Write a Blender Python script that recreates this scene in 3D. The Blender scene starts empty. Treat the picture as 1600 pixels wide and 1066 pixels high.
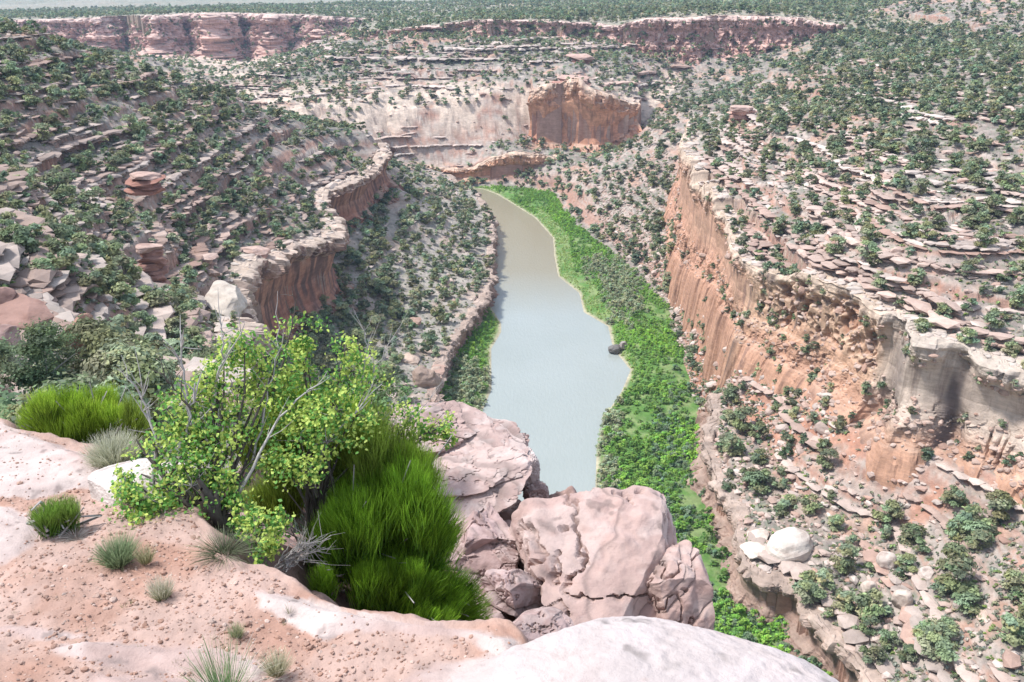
import bpy, math, random
import numpy as np
from mathutils import Vector
RNG = np.random.default_rng(7)
random.seed(7)
D2R = math.pi/180
# ------------------------------------------------------------------ camera model
F = 1386.0; PITCH = 21.9*D2R; HC = 100.0
cP, sP = math.cos(PITCH), math.sin(PITCH)
def ray(u, v):
    dx = (u-800)/F; dy = (v-533)/F
    return dx, cP - dy*sP, -sP - dy*cP
def WZ(u, v, z):
    a, b, c = ray(u, v); t = (z-HC)/c
    return (a*t, b*t, z)
def WY(u, v, y):
    a, b, c = ray(u, v); t = y/b
    return (a*t, y, HC+c*t)
def pix(p):
    x, y, z = p[0], p[1], p[2]-HC
    d = y*cP - z*sP; up = y*sP + z*cP
    return 800+F*x/d, 533-F*up/d, d

# ------------------------------------------------------------------ noise
_P = np.random.default_rng(3).permutation(4096).astype(np.int64)
_V = np.random.default_rng(4).uniform(-1, 1, 4096).astype(np.float32)
def _h(i, j, k):
    return _V[_P[(_P[(_P[i & 4095] + j) & 4095] + k) & 4095]]
def n3(x, y, z):
    x = np.asarray(x, np.float64); y = np.asarray(y, np.float64); z = np.asarray(z, np.float64)
    x, y, z = np.broadcast_arrays(x, y, z)
    xi = np.floor(x).astype(np.int64); yi = np.floor(y).astype(np.int64); zi = np.floor(z).astype(np.int64)
    fx = (x-xi).astype(np.float32); fy = (y-yi).astype(np.float32); fz = (z-zi).astype(np.float32)
    fx = fx*fx*(3-2*fx); fy = fy*fy*(3-2*fy); fz = fz*fz*(3-2*fz)
    def L(dz):
        a = _h(xi, yi, zi+dz); b = _h(xi+1, yi, zi+dz); c = _h(xi, yi+1, zi+dz); d = _h(xi+1, yi+1, zi+dz)
        ab = a+(b-a)*fx; cd = c+(d-c)*fx
        return ab+(cd-ab)*fy
    lo = L(0); hi = L(1)
    return lo+(hi-lo)*fz
def n2(x, y, s=0):
    x = np.asarray(x, np.float64); y = np.asarray(y, np.float64)
    xi = np.floor(x).astype(np.int64); yi = np.floor(y).astype(np.int64)
    fx = (x-xi).astype(np.float32); fy = (y-yi).astype(np.float32)
    fx = fx*fx*(3-2*fx); fy = fy*fy*(3-2*fy)
    a = _h(xi, yi, s); b = _h(xi+1, yi, s); c = _h(xi, yi+1, s); d = _h(xi+1, yi+1, s)
    ab = a+(b-a)*fx; cd = c+(d-c)*fx
    return ab+(cd-ab)*fy
def fbm2(x, y, o=4, s=0, g=0.5):
    r = 0; a = 1.0
    for i in range(o):
        r = r + a*n2(x*2**i+17.3*i, y*2**i-9.1*i, s+i); a *= g
    return r
def fbm3(x, y, z, o=4, g=0.5):
    r = 0; a = 1.0
    for i in range(o):
        r = r + a*n3(x*2**i+7.7*i, y*2**i+3.1*i, z*2**i-5.3*i); a *= g
    return r
def worley3(x, y, z):
    """distance to the nearest jittered cell point and the cell's random value"""
    xi = np.floor(x).astype(np.int64); yi = np.floor(y).astype(np.int64); zi = np.floor(z).astype(np.int64)
    best = np.full(np.shape(x), 9.0); val = np.zeros(np.shape(x))
    for a in (-1, 0, 1):
        for b in (-1, 0, 1):
            for c in (-1, 0, 1):
                X, Y, Z = xi+a, yi+b, zi+c
                px = X+.5+.45*_h(X, Y, Z); py = Y+.5+.45*_h(X+91, Y, Z); pz = Z+.5+.45*_h(X, Y+57, Z)
                d = np.sqrt((px-x)**2+(py-y)**2+(pz-z)**2)
                m = d < best
                best = np.where(m, d, best); val = np.where(m, _h(X+5, Y+7, Z+11), val)
    return best, val
def sstep(a, b, x):
    t = np.clip((x-a)/(b-a), 0, 1); return t*t*(3-2*t)
def mix(a, b, t):
    return a+(b-a)*t
def cmix(A, B, t):
    t = np.asarray(t)[..., None]; return A*(1-t)+np.asarray(B)*t

# ------------------------------------------------------------------ mesh helpers
COL = bpy.context.scene.collection
def mk_mesh(name, V, Fc, smooth=False, col=None):
    """V (n,3); Fc (m,k) all faces of one size k"""
    V = np.ascontiguousarray(V, np.float32); Fc = np.ascontiguousarray(Fc, np.int32)
    me = bpy.data.meshes.new(name)
    me.vertices.add(len(V)); me.vertices.foreach_set('co', V.ravel())
    k = Fc.shape[1]
    me.loops.add(Fc.size); me.loops.foreach_set('vertex_index', Fc.ravel())
    me.polygons.add(len(Fc)); me.polygons.foreach_set('loop_start', np.arange(0, Fc.size, k, dtype=np.int32))
    me.update(calc_edges=True)
    me.polygons.foreach_set('use_smooth', np.full(len(Fc), smooth))
    if col is not None:
        at = me.color_attributes.new('Col', 'FLOAT_COLOR', 'POINT')
        c = np.ones((len(V), 4), np.float32); c[:, :3] = col
        at.data.foreach_set('color', c.ravel())
    return me
def link(name, me, mat=None, parent=None):
    o = bpy.data.objects.new(name, me); COL.objects.link(o)
    if mat is not None and me is not None and len(me.materials) == 0: me.materials.append(mat)
    if parent is not None: o.parent = parent
    return o
def tag(o, label=None, cat=None, group=None, kind=None):
    if label: o['label'] = label
    if cat: o['category'] = cat
    if group: o['group'] = group
    if kind: o['kind'] = kind
    return o
def empty(name, loc=(0, 0, 0), rz=0.0):
    o = bpy.data.objects.new(name, None); COL.objects.link(o); o.location = loc; o.rotation_euler = (0, 0, rz)
    o.empty_display_size = .2
    return o
def grid_faces(nu, nv, wrap=False):
    """vertex index = i*nv + j (i along u)"""
    iu = np.arange(nu if wrap else nu-1); jv = np.arange(nv-1)
    I, J = np.meshgrid(iu, jv, indexing='ij'); I2 = (I+1) % nu
    return np.stack([I*nv+J, I2*nv+J, I2*nv+J+1, I*nv+J+1], -1).reshape(-1, 4)

# ------------------------------------------------------------------ materials
def new_mat(name):
    m = bpy.data.materials.new(name); m.use_nodes = True
    nt = m.node_tree; b = nt.nodes['Principled BSDF']
    return m, nt, b
def N(nt, t, **kw):
    n = nt.nodes.new(t)
    for k, v in kw.items():
        if k in ('operation', 'data_type', 'blend_type', 'noise_dimensions', 'attribute_name', 'vector_type', 'feature', 'distance'): setattr(n, k, v)
        else: n.inputs[k].default_value = v
    return n
def mat_rock(name, bump=.35, scales=(.6, 3.5), varn=0.0, speck=.25, rough=.9, dist=.25, streak=0.0, strata=0.0):
    """sandstone: colour from the mesh's own pigment attribute, broken up by noise, with bump"""
    m, nt, b = new_mat(name); L = nt.links
    at = N(nt, 'ShaderNodeAttribute', attribute_name='Col')
    geo = nt.nodes.new('ShaderNodeNewGeometry')
    col = at.outputs['Color']
    n1 = N(nt, 'ShaderNodeTexNoise', Scale=scales[0], Detail=8.0, Roughness=.65); L.new(geo.outputs['Position'], n1.inputs['Vector'])
    n2_ = N(nt, 'ShaderNodeTexNoise', Scale=scales[1], Detail=6.0, Roughness=.7); L.new(geo.outputs['Position'], n2_.inputs['Vector'])
    r1 = nt.nodes.new('ShaderNodeMapRange'); r1.inputs[1].default_value = .3; r1.inputs[2].default_value = .7; r1.inputs[3].default_value = .78; r1.inputs[4].default_value = 1.16
    L.new(n1.outputs[0], r1.inputs[0])
    mm = N(nt, 'ShaderNodeMix', data_type='RGBA', blend_type='MULTIPLY'); mm.inputs[0].default_value = 1
    L.new(col, mm.inputs[6]); cb = nt.nodes.new('ShaderNodeCombineColor')
    for i in range(3): L.new(r1.outputs[0], cb.inputs[i])
    L.new(cb.outputs[0], mm.inputs[7]); col = mm.outputs[2]
    if speck > 0:
        r2 = nt.nodes.new('ShaderNodeMapRange'); r2.inputs[1].default_value = .56; r2.inputs[2].default_value = .7; r2.inputs[3].default_value = 0; r2.inputs[4].default_value = speck
        L.new(n2_.outputs[0], r2.inputs[0])
        m2 = N(nt, 'ShaderNodeMix', data_type='RGBA', blend_type='MIX'); L.new(r2.outputs[0], m2.inputs[0]); L.new(col, m2.inputs[6])
        m2.inputs[7].default_value = (.12, .085, .075, 1); col = m2.outputs[2]
    if streak > 0:
        mp = nt.nodes.new('ShaderNodeMapping'); mp.inputs['Scale'].default_value = (.55, .55, .035)
        L.new(geo.outputs['Position'], mp.inputs['Vector'])
        n4 = N(nt, 'ShaderNodeTexNoise', Scale=1.0, Detail=7.0, Roughness=.6); L.new(mp.outputs[0], n4.inputs['Vector'])
        r3 = nt.nodes.new('ShaderNodeMapRange'); r3.inputs[1].default_value = .53; r3.inputs[2].default_value = .68; r3.inputs[3].default_value = 0; r3.inputs[4].default_value = streak
        L.new(n4.outputs[0], r3.inputs[0])
        sx = nt.nodes.new('ShaderNodeSeparateXYZ'); L.new(geo.outputs['True Normal'], sx.inputs[0])
        r4 = nt.nodes.new('ShaderNodeMapRange'); r4.inputs[1].default_value = .55; r4.inputs[2].default_value = .3; r4.inputs[3].default_value = 0; r4.inputs[4].default_value = 1
        L.new(sx.outputs[2], r4.inputs[0])
        ml = N(nt, 'ShaderNodeMath', operation='MULTIPLY'); L.new(r3.outputs[0], ml.inputs[0]); L.new(r4.outputs[0], ml.inputs[1])
        m3 = N(nt, 'ShaderNodeMix', data_type='RGBA', blend_type='MIX'); L.new(ml.outputs[0], m3.inputs[0]); L.new(col, m3.inputs[6])
        m3.inputs[7].default_value = (.10, .06, .05, 1); col = m3.outputs[2]
    if strata > 0:
        mp5 = nt.nodes.new('ShaderNodeMapping'); mp5.inputs['Scale'].default_value = (.3, .3, 1.5)
        L.new(geo.outputs['Position'], mp5.inputs['Vector'])
        n5 = N(nt, 'ShaderNodeTexNoise', Scale=1.0, Detail=6.0, Roughness=.75); L.new(mp5.outputs[0], n5.inputs['Vector'])
        r5 = nt.nodes.new('ShaderNodeMapRange'); r5.inputs[1].default_value = .35; r5.inputs[2].default_value = .65; r5.inputs[3].default_value = 1-strata; r5.inputs[4].default_value = 1+strata*.6
        L.new(n5.outputs[0], r5.inputs[0]); m5 = N(nt, 'ShaderNodeMix', data_type='RGBA', blend_type='MULTIPLY'); m5.inputs[0].default_value = 1
        cb5 = nt.nodes.new('ShaderNodeCombineColor')
        for i in range(3): L.new(r5.outputs[0], cb5.inputs[i])
        L.new(col, m5.inputs[6]); L.new(cb5.outputs[0], m5.inputs[7]); col = m5.outputs[2]
    L.new(col, b.inputs['Base Color'])
    b.inputs['Roughness'].default_value = rough; b.inputs['Specular IOR Level'].default_value = .25
    ad = N(nt, 'ShaderNodeMath', operation='ADD'); L.new(n1.outputs[0], ad.inputs[0]); L.new(n2_.outputs[0], ad.inputs[1])
    bp = nt.nodes.new('ShaderNodeBump'); bp.inputs['Strength'].default_value = bump; bp.inputs['Distance'].default_value = dist
    L.new(ad.outputs[0], bp.inputs['Height']); L.new(bp.outputs[0], b.inputs['Normal'])
    return m
def mat_leaf(name, rnd=.35, transl=.25, rough=.7, hue=.02):
    """leaf colour attribute, varied per object, with some light coming through"""
    m, nt, b = new_mat(name); L = nt.links
    at = N(nt, 'ShaderNodeAttribute', attribute_name='Col')
    oi = nt.nodes.new('ShaderNodeObjectInfo')
    r = nt.nodes.new('ShaderNodeMapRange'); r.inputs[3].default_value = 1-rnd; r.inputs[4].default_value = 1+rnd; L.new(oi.outputs['Random'], r.inputs[0])
    hs = nt.nodes.new('ShaderNodeHueSaturation'); L.new(at.outputs['Color'], hs.inputs['Color']); L.new(r.outputs[0], hs.inputs['Value'])
    r2 = nt.nodes.new('ShaderNodeMapRange'); r2.inputs[3].default_value = .5-hue; r2.inputs[4].default_value = .5+hue
    mu = N(nt, 'ShaderNodeMath', operation='MULTIPLY'); mu.inputs[1].default_value = 7.31; fr = N(nt, 'ShaderNodeMath', operation='FRACT')
    L.new(oi.outputs['Random'], mu.inputs[0]); L.new(mu.outputs[0], fr.inputs[0]); L.new(fr.outputs[0], r2.inputs[0]); L.new(r2.outputs[0], hs.inputs['Hue'])
    L.new(hs.outputs[0], b.inputs['Base Color']); b.inputs['Roughness'].default_value = rough; b.inputs['Specular IOR Level'].default_value = .2
    if transl > 0:
        tr = nt.nodes.new('ShaderNodeBsdfTranslucent'); L.new(hs.outputs[0], tr.inputs[0])
        ms = nt.nodes.new('ShaderNodeMixShader'); ms.inputs[0].default_value = transl
        L.new(b.outputs[0], ms.inputs[1]); L.new(tr.outputs[0], ms.inputs[2]); L.new(ms.outputs[0], nt.nodes['Material Output'].inputs['Surface'])
    return m
def mat_plain(name, c, rough=.8, bump=0, scale=30, var=.3):
    m, nt, b = new_mat(name); L = nt.links
    tc = nt.nodes.new('ShaderNodeTexCoord')
    n1 = N(nt, 'ShaderNodeTexNoise', Scale=scale, Detail=5.0); L.new(tc.outputs['Object'], n1.inputs['Vector'])
    mx = N(nt, 'ShaderNodeMix', data_type='RGBA'); L.new(n1.outputs[0], mx.inputs[0])
    mx.inputs[6].default_value = tuple(x*(1-var) for x in c)+(1,); mx.inputs[7].default_value = tuple(min(1, x*(1+var)) for x in c)+(1,)
    L.new(mx.outputs[2], b.inputs['Base Color']); b.inputs['Roughness'].default_value = rough
    if bump:
        bp = nt.nodes.new('ShaderNodeBump'); bp.inputs['Strength'].default_value = bump; bp.inputs['Distance'].default_value = .01
        L.new(n1.outputs[0], bp.inputs['Height']); L.new(bp.outputs[0], b.inputs['Normal'])
    return m
M_TERR = mat_rock('canyon_ground', bump=.6, scales=(.7, 3.5), speck=.4, dist=.3, strata=.2)
M_CLIFF = mat_rock('cliff_sandstone', bump=.5, scales=(.35, 2.4), speck=.22, dist=.3, streak=.6, strata=.2)
M_SLAB = mat_rock('slab_sandstone', bump=.4, scales=(.5, 3.0), speck=.3, dist=.15)
M_LEAF = mat_leaf('juniper_foliage', rnd=.3, transl=.35)
M_WILLOW = mat_leaf('willow_foliage', rnd=0, transl=.35, hue=0)
M_BARK = mat_plain('juniper_bark', (.16, .13, .11), .9)
# ------------------------------------------------------------------ terrain surfaces (RBF through surveyed points)
def ctl(pts):
    out = []
    for p in pts:
        if p[0] == 'w': out.append(p[1:4])
        elif p[2] == 'z': out.append(WZ(p[0], p[1], p[3]))
        else: out.append(WY(p[0], p[1], p[3]))
    return np.array(out, float)
class Surf:
    def __init__(s, pts, smooth=0.0, k=6.0):
        s.c = ctl(pts); X = s.c[:, :2]; n = len(X); s.k = k
        r = np.sqrt(((X[:, None]-X[None])**2).sum(-1)+k*k)-k
        A = np.zeros((n+3, n+3)); A[:n, :n] = r - smooth*np.eye(n); A[:n, n] = 1; A[:n, n+1:] = X/100; A[n, :n] = 1; A[n+1:, :n] = X.T/100
        b = np.zeros(n+3); b[:n] = s.c[:, 2]
        s.w = np.linalg.solve(A, b)
    def __call__(s, x, y):
        x = np.asarray(x, np.float32); y = np.asarray(y, np.float32)
        n = len(s.c); r = s.w[n] + s.w[n+1]*x/100 + s.w[n+2]*y/100
        for i in range(n):
            r = r + s.w[i]*(np.sqrt((x-s.c[i, 0])**2+(y-s.c[i, 1])**2+s.k**2)-s.k)
        return r
def poly_sd(x, y, P):
    """signed distance to a closed polygon, positive inside"""
    P = np.asarray(P, np.float32); n = len(P); x = np.asarray(x, np.float32); y = np.asarray(y, np.float32)
    lo = P.min(0)-50; hi = P.max(0)+50
    if x.ndim == 1 and len(x) > 5000:
        m = (x > lo[0]) & (x < hi[0]) & (y > lo[1]) & (y < hi[1])
        if not m.all():
            r = np.full(x.shape, -50, np.float32)
            if m.any(): r[m] = poly_sd(x[m], y[m], P) if m.sum() > 0 else 0
            return r
    d2 = np.full(np.shape(x), 1e18, np.float32); ins = np.zeros(np.shape(x), bool)
    for i in range(n):
        ax, ay = P[i, :2]; bx, by = P[(i+1) % n, :2]
        ex, ey = bx-ax, by-ay
        t = np.clip(((x-ax)*ex+(y-ay)*ey)/(ex*ex+ey*ey+1e-9), 0, 1)
        d2 = np.minimum(d2, (x-ax-t*ex)**2+(y-ay-t*ey)**2)
        c = ((ay > y) != (by > y)) & (x < (bx-ax)*(y-ay)/(by-ay+1e-12)+ax)
        ins ^= c
    d = np.sqrt(d2)
    return np.where(ins, d, -d)
def xy(p): return (p[0], p[1])
def Z(u, v, z): return WZ(u, v, z)
def Y(u, v, y): return WY(u, v, y)

RIVER = [xy(WZ(u, v, 0)) for u, v in [(742, 300), (762, 325), (774, 350), (776, 400), (768, 440), (767, 480), (783, 505), (783, 520), (768, 545), (768, 610), (755, 640), (750, 700), (735, 800), (700, 1000), (680, 1250),
         (760, 1300), (860, 1100), (915, 860), (930, 770), (932, 700), (945, 650), (972, 610), (985, 578), (958, 545), (950, 510), (912, 488), (905, 458), (872, 432), (866, 400), (864, 372), (835, 340), (800, 318), (775, 303), (755, 296), (700, 290), (660, 292), (660, 300), (715, 299)]]

# rims: (x, y, ztop, zbase), drawn with the drop on one side
RC = [Z(1075, 190, 47)+(30,), Z(1062, 240, 44)+(14,), Z(1088, 285, 43)+(16,), Z(1128, 333, 42)+(22,), Z(1142, 372, 41)+(24,), Z(1150, 405, 40)+(24.5,), Z(1180, 425, 40)+(24,), Z(1230, 445, 40)+(24,),
      Z(1300, 475, 40.5)+(24,), Z(1362, 506, 41)+(24,), Z(1398, 512, 41)+(24,), Z(1402, 545, 41)+(24,), Z(1440, 556, 41)+(25,), Z(1505, 560, 41.5)+(25,), Z(1530, 575, 41)+(26,), Z(1600, 590, 41)+(26,), Z(1720, 640, 41)+(27,), Z(1900, 700, 42)+(28,)]
LC = [Y(560, 224, 405)+(36,), Z(612, 243, 38)+(25,), Z(588, 258, 36)+(22,), Z(572, 284, 34)+(20,), Z(545, 296, 34)+(20,), Z(505, 316, 33)+(22,), Z(512, 345, 32)+(16,), Z(530, 368, 32)+(13,), Z(522, 386, 32.5)+(13,), Z(455, 402, 35)+(15,), Z(415, 425, 37)+(16,), Z(385, 448, 38)+(17,),
      Z(370, 480, 40)+(18,), Y(372, 505, 150)+(19,), Y(385, 540, 125)+(22,), Y(400, 580, 95)+(28,), Y(430, 640, 60)+(40,), (-7, 30, 84, 55), (-4, 12, 88, 70)]
BR = [Z(1100, 625, 8)+(5,), Z(1108, 650, 9)+(2,), Z(1100, 700, 9)+(2,), Z(1112, 745, 9)+(2,), Z(1150, 800, 9)+(2,), Z(1145, 850, 9)+(2,), Z(1160, 890, 9)+(2,), Z(1245, 918, 9)+(2,), Z(1262, 955, 9)+(2,), Z(1310, 1010, 9)+(2,), Z(1355, 1066, 9)+(2,), Z(1450, 1180, 10)+(2,), (60, 50, 12, 2)]
BL = [Z(700, 268, 6)+(.5,), Z(745, 300, 5.5)+(0,), Z(772, 340, 5)+(0,), Z(772, 400, 5)+(0,), Z(770, 445, 6)+(0,), Z(742, 490, 7)+(.5,), Z(722, 520, 7)+(.5,), Z(694, 555, 8)+(.8,), Z(690, 590, 8)+(.8,), Z(650, 560, 8)+(.8,), Z(655, 590, 8)+(.8,), Z(685, 615, 8)+(.8,), Z(672, 660, 8)+(.8,), Z(640, 720, 8)+(.8,), (-30, 130, 9, 1), (-20, 90, 12, 1), (-5, 60, 16, 1)]
BL = [p for i, p in enumerate(BL) if i not in (9, 10)]
WL = [Y(824, 145, 500)+(20,), Y(850, 132, 495)+(16,), Y(880, 126, 497)+(15.5,), Y(905, 128, 491)+(15.5,), Y(930, 140, 489)+(15.5,), Y(960, 150, 491)+(17,), Y(1000, 162, 495)+(29,)]
TR = [Y(610, 262, 480)+(7,), Y(680, 266, 476)+(3.5,), Y(705, 268, 474)+(3,), Y(740, 264, 473)+(3,), Y(765, 248, 474)+(3,), Y(800, 243, 473)+(3,), Y(856, 244, 475)+(3.5,), Y(885, 250, 488)+(12,)]
PL = [Y(540, 45, 720)+(66,), Y(600, 48, 680)+(62,), Y(670, 40, 650)+(66,), Y(710, 34, 665)+(67,), Y(760, 32, 640)+(66,), Y(830, 31, 660)+(67,), Y(880, 34, 635)+(66,), Y(930, 36, 650)+(65,), Y(960, 42, 630)+(63,), Y(1010, 30, 625)+(56,), Y(1080, 28, 620)+(54,), Y(1150, 25, 620)+(55,), Y(1250, 28, 615)+(57,), Y(1318, 38, 600)+(66,)]
FM = [Y(-260, 40, 900)+(44,), Y(-60, 34, 910)+(40,), Y(60, 31, 930)+(38,), Y(150, 28, 900)+(36,), Y(190, 25, 930)+(36,), Y(240, 24, 880)+(36,), Y(290, 21, 930)+(36,), Y(330, 20, 880)+(36,), Y(370, 21, 925)+(36,), Y(420, 22, 890)+(38,), Y(455, 22, 940)+(44,), Y(500, 25, 900)+(44,), Y(620, 30, 980)+(55,)]

# region outlines
HIGH = [xy(p) for p in RC[::-1]] + [xy(Y(1150, 160, 400)), xy(Y(1190, 115, 460)), xy(Y(1260, 75, 530))] + [xy(p) for p in PL[::-1]] + [xy(p) for p in FM[::-1]] + [(-560, 900), (-900, 980), (-6000, 1400), (-6000, 9000), (7000, 9000), (7000, 0), (260, 20), (150, 60)]
LEFT = [xy(p) for p in LC] + [(-6, 4), (-200, -60), (-900, 0), (-900, 250), (-260, 330), (-190, 345), (-150, 365), (-100, 378)]
BENL = [xy(p) for p in BL] + [(-30, 30), (-120, 40), (-120, 200), (-100, 500)]
BENR = [xy(p) for p in BR] + [(400, 0), (400, 700), (-140, 580), (-140, 470), xy(Z(690, 292, 1)), xy(Z(760, 291, 1)), xy(Z(860, 300, 1)), xy(Z(905, 360, 1)), xy(Z(985, 420, 1)), xy(Z(1040, 480, 1))]
TIER = [xy(p) for p in TR] + [(60, 560), (-90, 560)]
UPF = [xy(p) for p in WL] + [xy(Y(1070, 110, 600)), (220, 720), (-200, 900), (-1600, 1000), (-1600, 440), (-230, 420), (-165, 400), xy(Y(430, 190, 430)), xy(Y(560, 205, 470)), xy(Y(700, 205, 485)), xy(Y(770, 205, 490))]

S_HIGH = Surf([('w',)+p[:3] for p in RC] + [('w',)+p[:3] for p in PL] + [('w',)+p[:3] for p in FM] + [(1600, 0, 'y', 1400), (1000, 5, 'z', 79), (1600, 20, 'y', 640), (1450, 100, 'y', 350), (1450, 200, 'y', 250), (1450, 300, 'y', 200), (1450, 400, 'y', 165), (1450, 500, 'y', 147),
      (1600, 300, 'y', 190), (1600, 150, 'y', 275), (1600, 450, 'y', 155), (1250, 300, 'y', 225), (1250, 200, 'y', 290), (1150, 200, 'y', 320), (1300, 100, 'y', 420), (1300, 400, 'y', 180), (1200, 130, 'y', 440), (1330, 50, 'y', 580), (1150, 160, 'y', 395),
      ('w', 1500, 1000, 90), ('w', 3000, 3000, 80), ('w', 400, 100, 70), ('w', 300, 40, 60), ('w', 0, 3500, 72), ('w', -2000, 3500, 50), ('w', -600, 1100, 62), ('w', -1200, 1600, 55), ('w', -3000, 1500, 40), ('w', 0, 1200, 77)])
S_LEFT = Surf([('w',)+p[:3] for p in LC[1:]] + [(60, 500, 'y', 75), (150, 600, 'y', 50), (50, 620, 'y', 40), (250, 560, 'y', 95), (300, 480, 'y', 148), (300, 400, 'y', 175), (150, 400, 'y', 120), (50, 400, 'y', 100), (150, 300, 'y', 185), (50, 300, 'y', 145),
      (300, 300, 'y', 215), (450, 330, 'y', 250), (450, 250, 'y', 295), (300, 220, 'y', 250), (150, 200, 'y', 220), (30, 200, 'y', 190), (100, 130, 'y', 240), (0, 90, 'y', 225), (400, 420, 'y', 195), (550, 235, 'y', 345),
      (0, 55, 'y', 260), (80, 68, 'y', 270), (170, 97, 'y', 290), (330, 135, 'y', 320), (400, 165, 'y', 332), (480, 190, 'y', 340), (560, 215, 'y', 350), ('w', -200, 330, 62), ('w', -120, 372, 38), ('w', -260, 330, 75), ('w', -60, 20, 90), ('w', -25, 12, 89), ('w', -150, 100, 90), ('w', -300, 200, 105), ('w', -120, 40, 95)])
S_BENL = Surf([('w',)+p[:3] for p in BL] + [('w',)+(p[0], p[1], p[3]+1) for p in LC[:16]] + [(600, 480, 'z', 9), (650, 520, 'z', 8.5), (700, 400, 'z', 8), (640, 330, 'z', 9), (620, 280, 'z', 10)])
S_BENR = Surf([('w',)+p[:3] for p in BR] + [('w',)+(p[0], p[1], p[3]) for p in RC[1:]] + [(1300, 850, 'z', 12), (1450, 950, 'z', 14), (1550, 1000, 'z', 17), (1400, 800, 'z', 16), (1500, 800, 'z', 20), (1250, 750, 'z', 14), (1200, 650, 'z', 15.5),
      (1030, 500, 'z', 2), (975, 420, 'z', 1), (905, 360, 'z', 1), (870, 315, 'z', 1), (1100, 520, 'z', 14), (1075, 430, 'z', 15), (1000, 360, 'z', 9), (960, 330, 'z', 9), (1000, 290, 'y', 388), (900, 290, 'y', 420),
      (950, 240, 'y', 465), (870, 270, 'y', 455), (760, 281, 'y', 470), (700, 288, 'y', 462), (820, 283, 'y', 466), (760, 289, 'y', 458), (830, 236, 'y', 488), (900, 240, 'y', 486), (960, 236, 'y', 485), (1020, 195, 'y', 492), (1050, 200, 'y', 440), (1100, 165, 'y', 470), (1150, 130, 'y', 550), (1060, 120, 'y', 595), (1160, 95, 'y', 605),
      (1050, 88, 'y', 615), (1250, 80, 'y', 590), ('w', 250, 60, 45), ('w', 120, 100, 30), (700, 250, 'y', 455), (600, 240, 'y', 455), ('w', -100, 455, 12)])
S_TIER = Surf([('w',)+p[:3] for p in TR] + [('w', p[0], p[1], p[3]) for p in WL[1:]] + [(760, 222, 'y', 492), (640, 230, 'y', 490), (700, 212, 'y', 500)])
S_UPF = Surf([('w',)+p[:3] for p in WL] + [(900, 95, 'y', 560), (800, 65, 'y', 600), (1000, 95, 'y', 590), (650, 62, 'y', 625), (560, 80, 'y', 600), (450, 110, 'y', 560), (420, 140, 'y', 520), (440, 168, 'y', 485), (600, 172, 'y', 500), (600, 195, 'y', 480),
      (700, 180, 'y', 500), (700, 203, 'y', 486), (760, 203, 'y', 490), (760, 150, 'y', 512), (700, 120, 'y', 540), (600, 110, 'y', 560), (1050, 88, 'y', 615), (970, 75, 'y', 620), ('w', -145, 425, 22), ('w', -175, 480, 20), ('w', -200, 560, 24), ('w', -230, 700, 28),
      (150, 90, 'y', 600), (50, 60, 'y', 640), (300, 112, 'y', 540), (0, 75, 'y', 560), (250, 98, 'y', 620), ('w', -240, 850, 34), ('w', -900, 700, 60), ('w', -500, 880, 45)] + [('w', p[0], p[1], p[3]) for p in FM] + [('w', p[0], p[1], p[3]) for p in PL])

_lr = np.random.default_rng(12)
_TH = _lr.choice([.7, 1.0, 1.5, 2.4, 3.6, 5.0], 200); _LV = np.concatenate([[0], np.cumsum(_TH)])-60; _HV = _lr.uniform(.45, .9, 201); _SL = _lr.uniform(.15, .6, 201)
def terrace(z, x, y, h, amt, k=.02):
    w = 3.2*n2(x*k, y*k, 21)+.9*n2(x*k*4, y*k*4, 22)+.35*n2(x*k*16, y*k*16, 23)
    sc = h/2.4; zz = (z+w)/sc; i = np.clip(np.searchsorted(_LV, zz)-1, 0, 199)
    f = (zz-_LV[i])/_TH[i]; hv = _HV[i]; sl = _SL[i]
    g = np.where(f < hv, f/hv*sl, sl+(sstep(0, .7, (f-hv)/(1-hv)))*(1-sl))
    am = amt*(.25+.75*sstep(-.35, .25, n2(x*.045, y*.045, 27)+.5*n2(x*.15, y*.15, 28)))
    return mix(z, (_LV[i]+g*_TH[i])*sc-w, am)

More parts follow.
